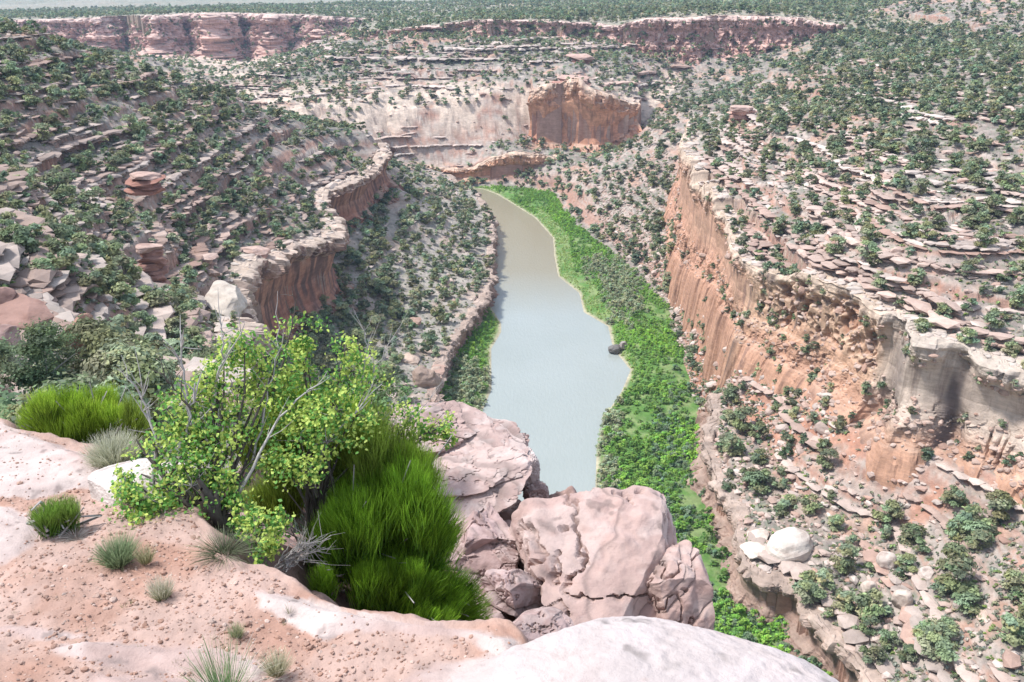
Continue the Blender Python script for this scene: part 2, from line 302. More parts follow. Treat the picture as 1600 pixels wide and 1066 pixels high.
SOIL = np.array([.265, .22, .19]); PALE = np.array([.43, .36, .31]); RED = np.array([.40, .19, .125]); SCRUB = np.array([.16, .19, .13]); WHITE = np.array([.60, .51, .43]); ORANGE = np.array([.52, .27, .17])
def terrain(x, y, full=True):
    """height, pigment and region id for world points"""
    wx = x + 3.0*fbm2(x*.05, y*.05, 3, 40); wy = y + 3.0*fbm2(x*.05, y*.05, 3, 50)
    jx = x + 1.2*fbm2(x*.2, y*.2, 2, 60); jy = y + 1.2*fbm2(x*.2, y*.2, 2, 70)
    big = fbm2(x*.012, y*.012, 4, 1); med = fbm2(x*.06, y*.06, 4, 9); fine = fbm2(x*.5, y*.5, 3, 15)
    sr = poly_sd(x, y, RIVER)
    reg = np.zeros(np.shape(x), int)
    z = np.where(sr > 0, -np.minimum(2.0, .05+sr*.35), np.minimum(1.3, .02-sr*.22)) + .25*med*np.clip(-sr/4, 0, 1)
    farm = sstep(350, 700, y)
    # left bench
    s = poly_sd(jx, jy, BENL); zz = S_BENL(x, y)+.6*med+.25*fine
    zz = terrace(zz, x, y, 1.6, .5); m = s > 1.2
    z = np.where(m, np.maximum(z, zz), z); reg = np.where(m, 1, reg)
    # right bench and talus
    s = poly_sd(jx, jy, BENR); zz = S_BENR(x, y)+.9*med+.3*fine
    zz = terrace(zz, x, y, 2.0, .35); rmp = np.maximum(sstep(200, 185, y), sstep(.5, 11, s)); zz = mix(np.maximum(z, .6), zz, rmp); m = (s > np.where(y < 190, 1.2, .6)) & (zz > z)
    z = np.where(m, zz, z); reg = np.where(m, 2, reg)
    s = poly_sd(jx, jy, TIER); zz = S_TIER(x, y)+.8*med+.3*fine; zz = terrace(zz, x, y, 3.0, .6); m = (s > 2.0) & (zz > z)
    z = np.where(m, zz, z); reg = np.where(m, 3, reg)
    s = poly_sd(jx, jy, UPF); zz = S_UPF(x, y)+1.6*med+.4*fine+2.0*big; zz = terrace(zz, x, y, 4.2, .75); rmp = np.where(x > 72, sstep(0, 42, s), np.where(x < 11, sstep(-2, 26, s), 1)); zz = mix(np.maximum(z, zz-30), zz, rmp); m = (s > np.where((x > 72)|(x < 11), .3, 2.5))&(zz > z)
    z = np.where(m, zz, z); reg = np.where(m, 4, reg)
    s = poly_sd(jx, jy, HIGH); edge = sstep(0, 40, s)
    zz = S_HIGH(x, y)+(1.1*med+1.5*big)*(.3+.7*edge)+.3*fine; zz = terrace(zz, x, y, 2.2, .95*(1-.6*sstep(500, 700, y)))
    far = sstep(1200, 4000, y); zz = zz + far*(95*np.abs(fbm2(x*.0009, y*.0009, 4, 77))+10*big)
    m = (s > np.where(y < 340, 4.0, 2.2)) & (zz > z-3)
    z = np.where(m, zz, z); reg = np.where(m, 5, reg)
    s = poly_sd(jx, jy, LEFT); edge = sstep(0, 30, s)
    zz = S_LEFT(x, y)+(1.2*med+1.5*big)*(.3+.7*edge)+.35*fine; zz = terrace(zz, x, y, 2.4, .75); m = (s > np.where(y > 90, 3.4, 2.0)) & (zz > z)
    back = sstep(330, 460, y-0.0*x)
    z = np.where(m, zz, z); reg = np.where(m, 6, reg)
    return z, reg, sr, med, fine, big

def pigment(x, y, z, reg, sr, med, fine, big, slope):
    """slope = horizontal length of the normal (0 flat, 1 vertical)"""
    n = len(x)
    c = np.tile(SOIL, (n, 1))
    b1 = fbm3(x*.35, y*.35, z*.8, 3); b2 = fbm2(x*.09, y*.09, 3, 95); b3 = fbm3(x*1.4, y*1.4, z*1.4, 2)
    lay = n2(z*1.3+.4*b2, z*0+3, 31)+.5*n2(z*3.1, z*0+9, 33)
    c = cmix(c, PALE, sstep(.0, .7, b1+.4*lay)*.8)
    c = cmix(c, ORANGE, sstep(.25, .9, -b2+.4*b1)*.55)
    c = cmix(c, SCRUB, sstep(.0, .5, b3+.4*b2-.1)*.65)
    rk = np.clip(cmix(np.tile(PALE, (n, 1)), np.array([.38, .22, .165]), sstep(-.5, .6, lay)), 0, 1)
    c = cmix(c, rk, sstep(.35, .62, slope)*.9)
    c = cmix(c, RED, sstep(.72, .95, slope)*.55)
    # slickrock pavement near rims and on the pale far terraces
    wf = (reg == 4)*sstep(18, 32, z)*(1-sstep(44, 52, z+4*b2))*sstep(430, 470, y)
    c = cmix(c, WHITE*np.array([1, .93, .88]), wf*.9*sstep(-.7, .1, b2+.3*b1))
    # red talus apron below the right cliff
    dcl = poly_sd(x, y, HIGH)
    tal = (reg == 2)*sstep(-22, -10, dcl)*sstep(250, 225, y)*(y > 125)
    c = cmix(c, np.array([.46, .22, .14]), tal*.75*sstep(-.4, .2, b2+.25*b1))
    rimr = (reg == 5)*sstep(9, 3, dcl)*(y < 390)
    c = cmix(c, WHITE, rimr*.5)
    dl = poly_sd(x, y, LEFT); riml = (reg == 6)*sstep(9, 3, dl)*(y > 140)
    c = cmix(c, WHITE, riml*.4)
    lf = (reg == 6)*1.0; c = cmix(c, c*np.array([.72, .74, .76]), lf*sstep(-.7, .3, b1+b2))  # left slope: cloud shadow painted in as darker, cooler ground colour
    # high plateau: greyer soil with scrub
    pl = (reg == 5)*sstep(400, 620, y); c = cmix(c, np.array([.33, .31, .23]), pl*.6)
    vf = sstep(1100, 3000, y)
    band = n2(x*.0035, y*.0022, 61)+.5*n2(x*.01, y*.006, 62)
    c = cmix(c, np.array([.10, .15, .10]), vf*.9); c = cmix(c, np.array([.50, .42, .36]), vf*sstep(.3, .6, band)*.7)
    grey = (reg == 1)*1.0; c = cmix(c, np.array([.40, .36, .31]), grey*.5)
    # flood plain
    fp = (reg == 0)*sstep(.6, .4, slope)
    g = cmix(np.tile(np.array([.10, .20, .045]), (n, 1)), np.array([.20, .26, .10]), sstep(-.3, .5, b1))
    c = cmix(c, g, fp); c = cmix(c, np.array([.42, .36, .26]), fp*sstep(-1.6, -.2, sr)*.9)
    return np.clip(c*(1+.10*fine[:, None]), .02, .85)

def build_terrain(NA, NR):
    az = np.linspace(-50*D2R, 50*D2R, NA); 
    rr = 14*np.exp(np.linspace(0, math.log(7000/14), NR))
    A, R = np.meshgrid(az, rr, indexing='ij')
    x = (np.sin(A)*R).ravel(); y = (np.cos(A)*R).ravel()
    z, reg, sr, med, fine, big = terrain(x, y)
    # keep the ground under the foreground ledge well below it
    dn = np.sqrt(x*x+y*y); z = np.where(dn < 26, np.minimum(z, 90+(dn-14)*.0-3), z)
    Zg = z.reshape(NA, NR); X = x.reshape(NA, NR); Yg = y.reshape(NA, NR)
    P = np.stack([X, Yg, Zg], -1)
    du = np.gradient(P, axis=0); dv = np.gradient(P, axis=1); nn = np.cross(du, dv); nn /= np.linalg.norm(nn, axis=-1, keepdims=True)+1e-9
    slope = np.sqrt(1-np.clip(nn[..., 2]**2, 0, 1)).ravel()
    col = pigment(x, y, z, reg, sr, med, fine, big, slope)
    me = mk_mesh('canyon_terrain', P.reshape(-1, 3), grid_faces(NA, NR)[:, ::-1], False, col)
    return tag(link('canyon_terrain', me, M_TERR), 'terraced red sandstone canyon slopes with grey scrub and soil', kind='structure')
QUICK = False
build_terrain(1250, 1350)

# ------------------------------------------------------------------ river
def build_river():
    P = np.array(RIVER); me = bpy.data.meshes.new('river')
    xs = np.linspace(-120, 160, 60); ys = np.linspace(20, 560, 110)
    X, Yg = np.meshgrid(xs, ys, indexing='ij')
    me = mk_mesh('river', np.stack([X, Yg, 0*X], -1).reshape(-1, 3), grid_faces(60, 110)[:, ::-1].copy()[:, ::-1], True)
    m, nt, b = new_mat('river_water'); L = nt.links
    geo = nt.nodes.new('ShaderNodeNewGeometry')
    n1 = N(nt, 'ShaderNodeTexNoise', Scale=1.3, Detail=6.0, Roughness=.65); mp = nt.nodes.new('ShaderNodeMapping'); mp.inputs['Scale'].default_value = (1, .35, 1)
    L.new(geo.outputs['Position'], mp.inputs[0]); L.new(mp.outputs[0], n1.inputs['Vector'])
    n2_ = N(nt, 'ShaderNodeTexNoise', Scale=.035, Detail=4.0); L.new(geo.outputs['Position'], n2_.inputs['Vector'])
    mx = N(nt, 'ShaderNodeMix', data_type='RGBA'); L.new(n2_.outputs[0], mx.inputs[0]); mx.inputs[6].default_value = (.26, .285, .26, 1); mx.inputs[7].default_value = (.32, .345, .325, 1)
    mp6 = nt.nodes.new('ShaderNodeMapping'); mp6.inputs['Scale'].default_value = (.16, .02, 1); L.new(geo.outputs['Position'], mp6.inputs[0])
    n6 = N(nt, 'ShaderNodeTexNoise', Scale=1.0, Detail=6.0, Roughness=.7); L.new(mp6.outputs[0], n6.inputs['Vector'])
    r6 = nt.nodes.new('ShaderNodeMapRange'); r6.inputs[1].default_value = .35; r6.inputs[2].default_value = .65; r6.inputs[3].default_value = .05; r6.inputs[4].default_value = .24; L.new(n6.outputs[0], r6.inputs[0]); L.new(r6.outputs[0], b.inputs['Roughness'])
    # pale near sky reflection and brown upstream cliff reflection painted into the water colour
    sy = nt.nodes.new('ShaderNodeSeparateXYZ'); L.new(geo.outputs['Position'], sy.inputs[0])
    ry = nt.nodes.new('ShaderNodeMapRange'); ry.inputs[1].default_value = 270; ry.inputs[2].default_value = 320; L.new(sy.outputs[1], ry.inputs[0])
    my = N(nt, 'ShaderNodeMix', data_type='RGBA'); L.new(ry.outputs[0], my.inputs[0]); L.new(mx.outputs[2], my.inputs[6]); my.inputs[7].default_value = (.25, .225, .155, 1)
    mx = my
    L.new(mx.outputs[2], b.inputs['Base Color']);  b.inputs['IOR'].default_value = 1.33; b.inputs['Specular IOR Level'].default_value = .6
    bp = nt.nodes.new('ShaderNodeBump'); bp.inputs['Strength'].default_value = .6; bp.inputs['Distance'].default_value = .25
    L.new(n1.outputs[0], bp.inputs['Height']); L.new(bp.outputs[0], b.inputs['Normal'])
    return tag(link('river', me, m), 'calm muddy grey-green river on the canyon floor', kind='structure')
build_river()
# ------------------------------------------------------------------ cliffs
def resample(P, ds, rnd=.25):
    P = np.array(P, float)
    Q = [P[0]]
    for i in range(1, len(P)-1):
        Q.append(mix(P[i], P[i-1], rnd*min(1, 6/np.linalg.norm(P[i]-P[i-1])))); Q.append(mix(P[i], P[i+1], rnd*min(1, 6/np.linalg.norm(P[i]-P[i+1]))))
    Q.append(P[-1]); Q = np.array(Q)
    d = np.concatenate([[0], np.cumsum(np.linalg.norm(np.diff(Q[:, :2], axis=0), axis=1))])
    n = max(8, int(d[-1]/ds)); s = np.linspace(0, d[-1], n)
    return s, np.stack([np.interp(s, d, Q[:, k]) for k in range(4)], 1)
def ppix0(x, y, z):
    zz = z-HC; return 800+F*x/(y*cP-zz*sP)
def cliff(name, label, rim, side, ds, dz, prof, cols, cap=6.0, toe=5.0, fl=(2.0, .09), st=(.8, 1.0), fine=.35, block=.8, pits=None, seed=0, capup=.5, mat=None, hook=None, stain=None, keep_pts=None, cap_pts=None, pale=None, red=None, INN=2.9):
    s, R = resample(rim, ds); n = len(s)
    T = np.gradient(R[:, :2], axis=0)
    k = max(1, int(3/ds)); ker = np.ones(2*k+1)/(2*k+1)
    T = np.stack([np.convolve(np.pad(T[:, i], k, mode='edge'), ker, 'valid') for i in range(2)], 1)
    T /= np.linalg.norm(T, axis=1, keepdims=True)+1e-9
    Nn = np.stack([T[:, 1], -T[:, 0]], 1)*side
    H = (R[:, 2]-R[:, 3]).max(); m = max(8, int(H/dz)); nc = max(6, int(cap/ds*1.0)); nt_ = max(5, int(toe/ds/1.5))
    a = np.linspace(-cap, 0, nc, endpoint=False); tau = np.linspace(0, 1, m); b = np.linspace(0, toe, nt_+1)[1:]
    OUT = np.concatenate([a, np.interp(tau, [p[0] for p in prof], [p[1] for p in prof]), prof[-1][1]+b])
    TAU = np.concatenate([np.zeros(nc), tau, np.ones(nt_)])
    zt = R[:, 2]+.5*n2(s*.08, s*0, seed)+.12*np.round(2.5*n2(s*.12, s*0, seed+1))
    Zs = zt[:, None]*(1-TAU)+R[:, 3][:, None]*TAU
    U = ppix0(R[:, 0], R[:, 1], R[:, 2])
    lx = R[:, 0]-Nn[:, 0]*INN; ly = R[:, 1]-Nn[:, 1]*INN
    zl = terrain(lx, ly)[0]; zl = np.where(np.abs(zl-R[:, 2]) < 5, zl, R[:, 2]); kk = max(1, int(1.0/ds)); zl = np.convolve(np.pad(zl, kk, mode='edge'), np.ones(2*kk+1)/(2*kk+1), 'valid')
    Zs = zl[:, None]*(1-TAU)+R[:, 3][:, None]*TAU
    capz = np.concatenate([np.zeros(nc), -.12*np.ones(m), np.zeros(nt_)])
    toez = np.concatenate([np.zeros(nc+m), -b*.55])
    Zs = Zs+capz+toez
    S = np.repeat(s[:, None], len(OUT), 1); TA = np.repeat(TAU[None], n, 0); O = np.repeat(OUT[None], n, 0).astype(float)
    face = sstep(-1.0, .6, O)*np.where(TA > 0, 1, .6)
    wob = 1.2*n3(S*.03, Zs*.03, seed+.5)
    zz = Zs+wob
    flute = fl[0]*(fbm3(S*fl[1], zz*fl[1]*.6, seed+1.5, 4, .55))
    lay = st[0]*(n3(zz*st[1], S*.015, seed+2.5)+.6*n3(zz*st[1]*2.7, S*.03, seed+3.5)+.35*n3(zz*st[1]*6, S*.06, seed+8.5))
    wd, wv = worley3(S*.28+n3(S*.5, zz*.5, 1.0)*.4, zz*.14, np.full(S.shape, seed+.5))
    blk = block*wv
    # cap edge breaks into blocks as well
    f = fine*fbm3(S*.7, zz*.7, seed+4.5, 4, .6)
    rg_ = np.random.default_rng(seed+5); th_ = rg_.choice([.35, .6, 1.0, 1.8, 3.2], 160)*(1.6 if dz > .3 else 1); lv_ = np.concatenate([[0], np.cumsum(th_)])-20; of_ = rg_.uniform(-1, 1, 161)
    zb = zz+.8*n3(S*.05, zz*.05, seed+21.5)+.25*np.round(2*n3(S*.18, zz*0, seed+22.5)); ix = np.clip(np.searchsorted(lv_, zb)-1, 0, 158); fz = (zb-lv_[ix])/th_[ix]
    bed = (of_[ix]+(of_[ix+1]-of_[ix])*sstep(.85, 1, fz))*(.5+.5*n3(S*.06, zz*.06, seed+23.5)); bd, bv = worley3(S*.5, zz*.5, np.full(S.shape, seed+3.5))
    lay = lay*.5+(bed*.9+.45*bv)*st[0]*1.3
    disp = flute*(.35+.65*face)+(lay*(.3+.7*sstep(.02, .12, TA))+blk)*face+f*face*(.4+.6*sstep(.02, .12, TA))
    hole = np.zeros_like(S)
    if pits is not None:
        s0, s1, t0, t1, amp, sc = pits
        UU = U[:, None]; msk = sstep(s0-12, s0+12, UU)*sstep(s1+12, s1-12, UU)*sstep(t0-.08, t0+.08, TA)*sstep(t1+.08, t1-.08, TA)
        msk = msk*sstep(-.5, .1, fbm3(S*.12, zz*.15, 66.5, 2))
        d1, _ = worley3(S*sc+.5*n3(S, zz, 4.0), zz*sc*.72, np.full(S.shape, 3.5)); d2, _ = worley3(S*sc*.4+.5*n3(S*.4, zz*.5, 4.0), zz*sc*.35, np.full(S.shape, 9.5))
        hole = msk*(sstep(.55, .2, d1)*.55+sstep(.6, .25, d2)*.9)*amp
        disp = disp-hole
    crk = sstep(.07, .0, np.abs(n3(S*.16+.3*n3(S*.5, zz*.2, 2.), zz*.035, seed+12.5)))*sstep(-.4, .2, n3(S*.1, zz*.1, seed+14.5))
    disp = disp-crk*1.1*face*min(1, block+.3)
    if hook is not None: disp = disp + hook(np.repeat(U[:, None], len(OUT), 1), TA, zz)*face
    O2 = O+disp
    Zs = Zs+.25*fbm3(S*.5, O*.5, seed+6.5, 3)*np.where(TA > 0, .4, 1)
    X = R[:, 0][:, None]+Nn[:, 0][:, None]*O2; Yy = R[:, 1][:, None]+Nn[:, 1][:, None]*O2
    tc = terrain(X[:, :nc].ravel(), Yy[:, :nc].ravel())[0].reshape(n, nc)
    e = sstep(0, .55, (a+cap)/cap)[None]
    wb = sstep(-INN-.6, -INN+.8, a)[None]
    Zs[:, :nc] = mix(tc-.35, zl[:, None]+.16*np.round(2*fbm2(S[:, :nc]*.25, O[:, :nc]*.3, 3, seed+9))/1.0+.10*n2(S[:, :nc]*.8, O[:, :nc]*.8, seed+9)+.0-.12*sstep(-.5, 0, a)[None], wb)
    tt = terrain(X[:, nc+m:].ravel(), Yy[:, nc+m:].ravel())[0].reshape(n, nt_)
    e = sstep(0, 1, b/toe)[None]
    Zs[:, nc+m:] = mix(Zs[:, nc+m:], np.minimum(tt, R[:, 3][:, None]+1.5)-.8, e)
    P = np.stack([X, Yy, Zs], -1)
    du = np.gradient(P, axis=0); dv = np.gradient(P, axis=1); nn = np.cross(du, dv); nn /= np.linalg.norm(nn, axis=-1, keepdims=True)+1e-9
    up = np.abs(nn[..., 2])
    top, mid, low, dark = [np.array(c) for c in cols]
    q = fbm3(S*.1, zz*.16, 51.5+seed, 3); q2 = fbm3(S*.6, zz*.12, 53.5, 3); q3 = n3(zz*1.1, S*.02, 55.5)
    c = cmix(np.broadcast_to(mid, P.shape).copy(), low, np.clip(sstep(.35, .95, TA+.25*q)+.3*sstep(0, .6, q3), 0, 1))
    c = cmix(c, top, sstep(.22, .0, TA+.12*q2)*.7)
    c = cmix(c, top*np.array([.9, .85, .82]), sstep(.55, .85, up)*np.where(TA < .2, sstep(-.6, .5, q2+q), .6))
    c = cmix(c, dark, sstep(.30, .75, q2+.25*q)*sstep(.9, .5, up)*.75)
    c = cmix(c, np.array([.34, .15, .09]), sstep(.15, .8, hole/ (pits[4] if pits else 1))*.55)
    c = c*(1+.22*fbm3(S*.45, zz*.5, 57.5, 3)+.12*fbm3(S*1.8, zz*1.8, 58.5, 2))[..., None]*np.array([1, .98, .96])
    if red is not None:
        c = cmix(c, np.array([.50, .27, .185])*(1+.2*q)[..., None], red(np.repeat(U[:, None], len(OUT), 1), TA))
    if pale is not None:
        pw_ = pale(np.repeat(U[:, None], len(OUT), 1), TA); c = cmix(c, np.array([.52, .44, .37])*(1+.15*q2)[..., None], pw_)
    if stain is not None:
        c = cmix(c, dark*1.1, np.clip(stain(np.repeat(U[:, None], len(OUT), 1), TA, q2), 0, 1)*sstep(.85, .5, up))
    if cap_pts is not None:
        ok = (up > .88)&(O < -.9)&(O > -INN-.8); cap_pts.append(np.stack([X[ok], Yy[ok], Zs[ok]], -1))
    if keep_pts is not None:
        ok = (up > .42)&(TA > .1); keep_pts.append(np.stack([X[ok], Yy[ok], Zs[ok]], -1))
    gf = grid_faces(n, len(OUT))
    if side < 0: gf = gf[:, ::-1]
    me = mk_mesh(name, P.reshape(-1, 3), gf, False, np.clip(c, .02, .85).reshape(-1, 3))
    o = tag(link(name, me, mat or M_CLIFF), label, kind='structure')
    return s, R
FARP = []; RCP = []; CAPP = []
RED_C = ([.54, .46, .39], [.40, .23, .165], [.36, .17, .115], [.13, .085, .075])  # left cliff: red-brown with its shadow side's darkness put into the colours
TAN_C = ([.56, .46, .37], [.53, .36, .25], [.47, .28, .185], [.13, .10, .09])
LOW_C = ([.42, .34, .29], [.36, .26, .21], [.30, .20, .16], [.13, .10, .09])
PNK_C = ([.66, .52, .46], [.54, .335, .285], [.50, .29, .235], [.17, .11, .10])
WAL_C = ([.62, .50, .40], [.60, .33, .21], [.56, .28, .18], [.30, .20, .17])
Q = 1.0
def ramp(S, TA, zz):
    # smooth wash of slickrock ledges across the lower third of the wall
    U = S; g = lambda a, w: np.exp(-((U-a)/w)**2)
    r = .9*sstep(.66, .74, TA)*sstep(-.2, .4, n2(U*.012, zz*.1, 19))
    r = r+1.6*g(1381, 14)-2.2*g(1405, 11)+2.0*g(1440, 26)-2.6*g(1512, 16)*sstep(0, .15, TA)+1.2*g(1570, 30)-1.5*g(1150, 10)*sstep(.1, .3, TA)
    r = r-2.6*sstep(.65, 1, TA)*sstep(1190, 1150, U)
    r = r-1.6*g(1095, 14)*sstep(.1, .3, TA)*sstep(1, .8, TA)
    return r
cliff('canyon_cliff', 'long tan and orange cliff with honeycomb pits along the right side of the canyon', RC, 1, .28*Q, .2*Q,
      [(0, 0), (.04, .35), (.12, .3), (.3, -.7), (.5, -1.0), (.7, -.2), (.85, 1.3), (.93, 2.0), (1, 3.2)], TAN_C, cap=8, toe=4, INN=5.2, cap_pts=CAPP, keep_pts=RCP, fl=(1.7, .06), st=(.35, .5), fine=.3, block=.5,
      pits=(1185, 1375, .10, .62, 1.9, .62), seed=3, hook=ramp, red=lambda U, T: sstep(1190, 1140, U)*sstep(.02, .12, T)*.6+sstep(.7, .9, T)*.4*(U > 1190), pale=lambda U, T: sstep(1360, 1400, U)*sstep(1.0, .7, T)*.75, stain=lambda U, T, q: np.exp(-((U-1500)/26)**2)*sstep(.05, .3, T)*(.75+.8*q)+.6*np.exp(-((U-1402)/8)**2)+sstep(.1, .02, np.abs(T-.06))*sstep(-.2, .5, q)*.5*(U > 1150))
cliff('canyon_cliff', 'dark red overhanging cliff with a pale cap above the left bench', LC[:16], -1, .3*Q, .25*Q,
      [(0, 0), (.03, 1.4), (.14, 1.5), (.22, -.6), (.5, -2.4), (.75, -1.6), (.9, .5), (1, 2.0)], RED_C, cap=7.5, INN=4.6, cap_pts=CAPP, toe=4, fl=(1.6, .1), st=(.6, .5), fine=.5, block=1.7, seed=11, stain=lambda U, T, q: sstep(.0, .6, q+.2)*sstep(.04, .15, T)*.8)
cliff('canyon_cliff', 'low layered ledge cliff above the green thicket on the right of the river', BR, 1, .25*Q, .16*Q,
      [(0, 0), (.1, .7), (.25, .5), (.4, -.8), (.7, -.9), (1, .6)], LOW_C, cap=4, toe=2, fl=(1.4, .14), st=(.55, 1.2), fine=.3, block=.6, seed=21, capup=.3)
cliff('canyon_cliff', 'low dark red ledge cliff along the left bank of the river', BL, -1, .3*Q, .18*Q,
      [(0, 0), (.1, .6), (.25, .5), (.4, -.6), (.7, -.7), (1, .6)], LOW_C, cap=4, toe=2, fl=(1.3, .15), st=(.55, 1.2), fine=.4, block=.7, seed=31, capup=.3)
cliff('canyon_cliff', 'tall smooth orange wall at the far bend of the river', WL, 1, .5*Q, .4*Q,
      [(0, 0), (.05, 1.0), (.2, .8), (.35, -1.0), (.6, -3.0), (.8, -2.5), (.9, -1.0), (1, 2.0)], WAL_C, cap=9, toe=6, fl=(3.2, .05), st=(.5, .4), fine=.4, block=2.0, seed=41)
cliff('canyon_cliff', 'low salmon cliff tier under the far wall at the river bend', TR, 1, .5*Q, .35*Q,
      [(0, 0), (.1, 1.0), (.3, .8), (.5, -1.2), (.8, -1.0), (1, 2.0)], WAL_C, cap=6, toe=4, fl=(2.0, .08), st=(.8, .5), fine=.5, block=1.2, seed=51)
cliff('canyon_cliff', 'broken red rimrock below the far plateau', PL, 1, .7*Q, .5*Q,
      [(0, 0), (.06, 1.2), (.2, .8), (.35, -.5), (.5, .5), (.7, 2.5), (.85, 4.0), (1, 7.0)], PNK_C, cap=9, toe=8, keep_pts=FARP, fl=(6.0, .05), st=(1.6, .35), fine=.9, block=2.4, seed=61)
cliff('canyon_cliff', 'distant red and mauve mesa wall beyond the side canyon', FM, 1, 1.0*Q, .7*Q,
      [(0, 0), (.06, 1.2), (.2, 1.8), (.4, 4.0), (.5, 7.0), (.7, 9), (.75, 9.5), (1, 18)], PNK_C, cap=12, toe=12, keep_pts=FARP, fl=(14.0, .02), st=(2.2, .22), fine=1.2, block=3.0, seed=71)
# ------------------------------------------------------------------ rocks
import bmesh
def ico(sub):
    bm = bmesh.new(); bmesh.ops.create_icosphere(bm, subdivisions=sub, radius=1)
    bm.verts.ensure_lookup_table()
    V = np.array([v.co[:] for v in bm.verts]); Fc = np.array([[v.index for v in f.verts] for f in bm.faces]); bm.free()
    return V, Fc
ICO = {k: ico(k) for k in (1, 2, 3, 4, 5, 6, 7)}
def rockV(rng, sub, size, flat=0.0, cuts=9, rough=.06, ex=.75, lo=.62):
    """an angular sandstone block: squared-off ellipsoid cut by random joint planes"""
    V, Fc = ICO[sub]; V = V.copy()
    ne = 2/ex; V = V*((np.abs(V)**ne).sum(1)**(-1/ne))[:, None]; V /= np.abs(V).max()
    for i in range(cuts):
        nrm = rng.normal(size=3); nrm[2] *= .45 if flat else 1; nrm /= np.linalg.norm(nrm); d = rng.uniform(lo, .95)
        ov = np.maximum(0, V@nrm-d); V = V-ov[:, None]*nrm
    o = rng.uniform(0, 500, 3)
    nz = fbm3(V[:, 0]*1.7+o[0], V[:, 1]*1.7+o[1], V[:, 2]*1.7+o[2], 3 if sub > 2 else 2)
    V = V*(1+rough*nz[:, None])
    V = V*np.asarray(size)
    return V, Fc
def rot(V, rz, tx=0, ty=0):
    c, s = math.cos(tx), math.sin(tx); V = V@np.array([[1, 0, 0], [0, c, s], [0, -s, c]])
    c, s = math.cos(ty), math.sin(ty); V = V@np.array([[c, 0, -s], [0, 1, 0], [s, 0, c]])
    c, s = math.cos(rz), math.sin(rz); return V@np.array([[c, s, 0], [-s, c, 0], [0, 0, 1]])
class Bag:
    def __init__(s): s.V = []; s.F = []; s.C = []; s.n = 0
    def add(s, V, Fc, col):
        s.V.append(V); s.F.append(Fc+s.n); s.n += len(V)
        s.C.append(np.broadcast_to(col, (len(V), 3)))
    def mesh(s, name, smooth=False):
        return mk_mesh(name, np.concatenate(s.V), np.concatenate(s.F), smooth, np.concatenate(s.C))
def rcol(rng, reg=0):
    base = mix(np.array([.52, .44, .385]), np.array([.38, .23, .175]), rng.beta(1.5, 2.0))
    if reg == 6: base = base*.74  # cloud shadow over the left slope put into its rock colour
    return base*rng.uniform(.8, 1.15)
def rock_pig(V, base, rng, t=.3):
    """darker weathered patches and pale fresh tops as pigment"""
    o = rng.uniform(0, 99)
    q = fbm3(V[:, 0]*t+o, V[:, 1]*t, V[:, 2]*t*3, 3)
    return np.clip(cmix(np.tile(base, (len(V), 1)), base*np.array([.55, .45, .42]), sstep(.2, .8, q)*.5), .02, .85)

# ground sampling
def sample(n, x0, x1, y0, y1, rng):
    return rng.uniform(x0, x1, n), rng.uniform(y0, y1, n)
def ground(x, y):
    z, reg, sr, med, fine, big = terrain(x, y)
    e = .8
    zx = terrain(x+e, y)[0]; zy = terrain(x, y+e)[0]
    return z, reg, sr, (zx-z)/e, (zy-z)/e
def ppix(x, y, z):
    zz = z-HC; d = y*cP-zz*sP; up = y*sP+zz*cP
    return 800+F*x/d, 533-F*up/d, d
def lowg(x, y):
    """smooth large-scale slope direction"""
    e = 6.0
    z0 = terrain(x-e, y)[0]; z1 = terrain(x+e, y)[0]; z2 = terrain(x, y-e)[0]; z3 = terrain(x, y+e)[0]
    return (z1-z0)/(2*e), (z3-z2)/(2*e)
# the foreground ledge's outline in the picture: nothing of the canyon shows below it
FG = [(0, 660), (230, 735), (380, 640), (600, 625), (810, 680), (845, 775), (1020, 775), (1095, 990), (1270, 1066)]
def hidden_fg(u, v):
    return v > np.interp(u, [p[0] for p in FG], [p[1] for p in FG])+6
def visible(x, y, z):
    """marches the ray from the camera to the points over the terrain"""
    x = np.asarray(x, float); ok = np.ones(len(x), bool)
    D = np.sqrt(x*x+y*y)
    for t in np.linspace(.12, .985, 60):
        zz = terrain(x*t, y*t)[0]; dd = D*t
        ok &= ~((HC+(z-HC)*t < zz-.3) & (dd > 26))
    return ok

RR = np.random.default_rng(101)
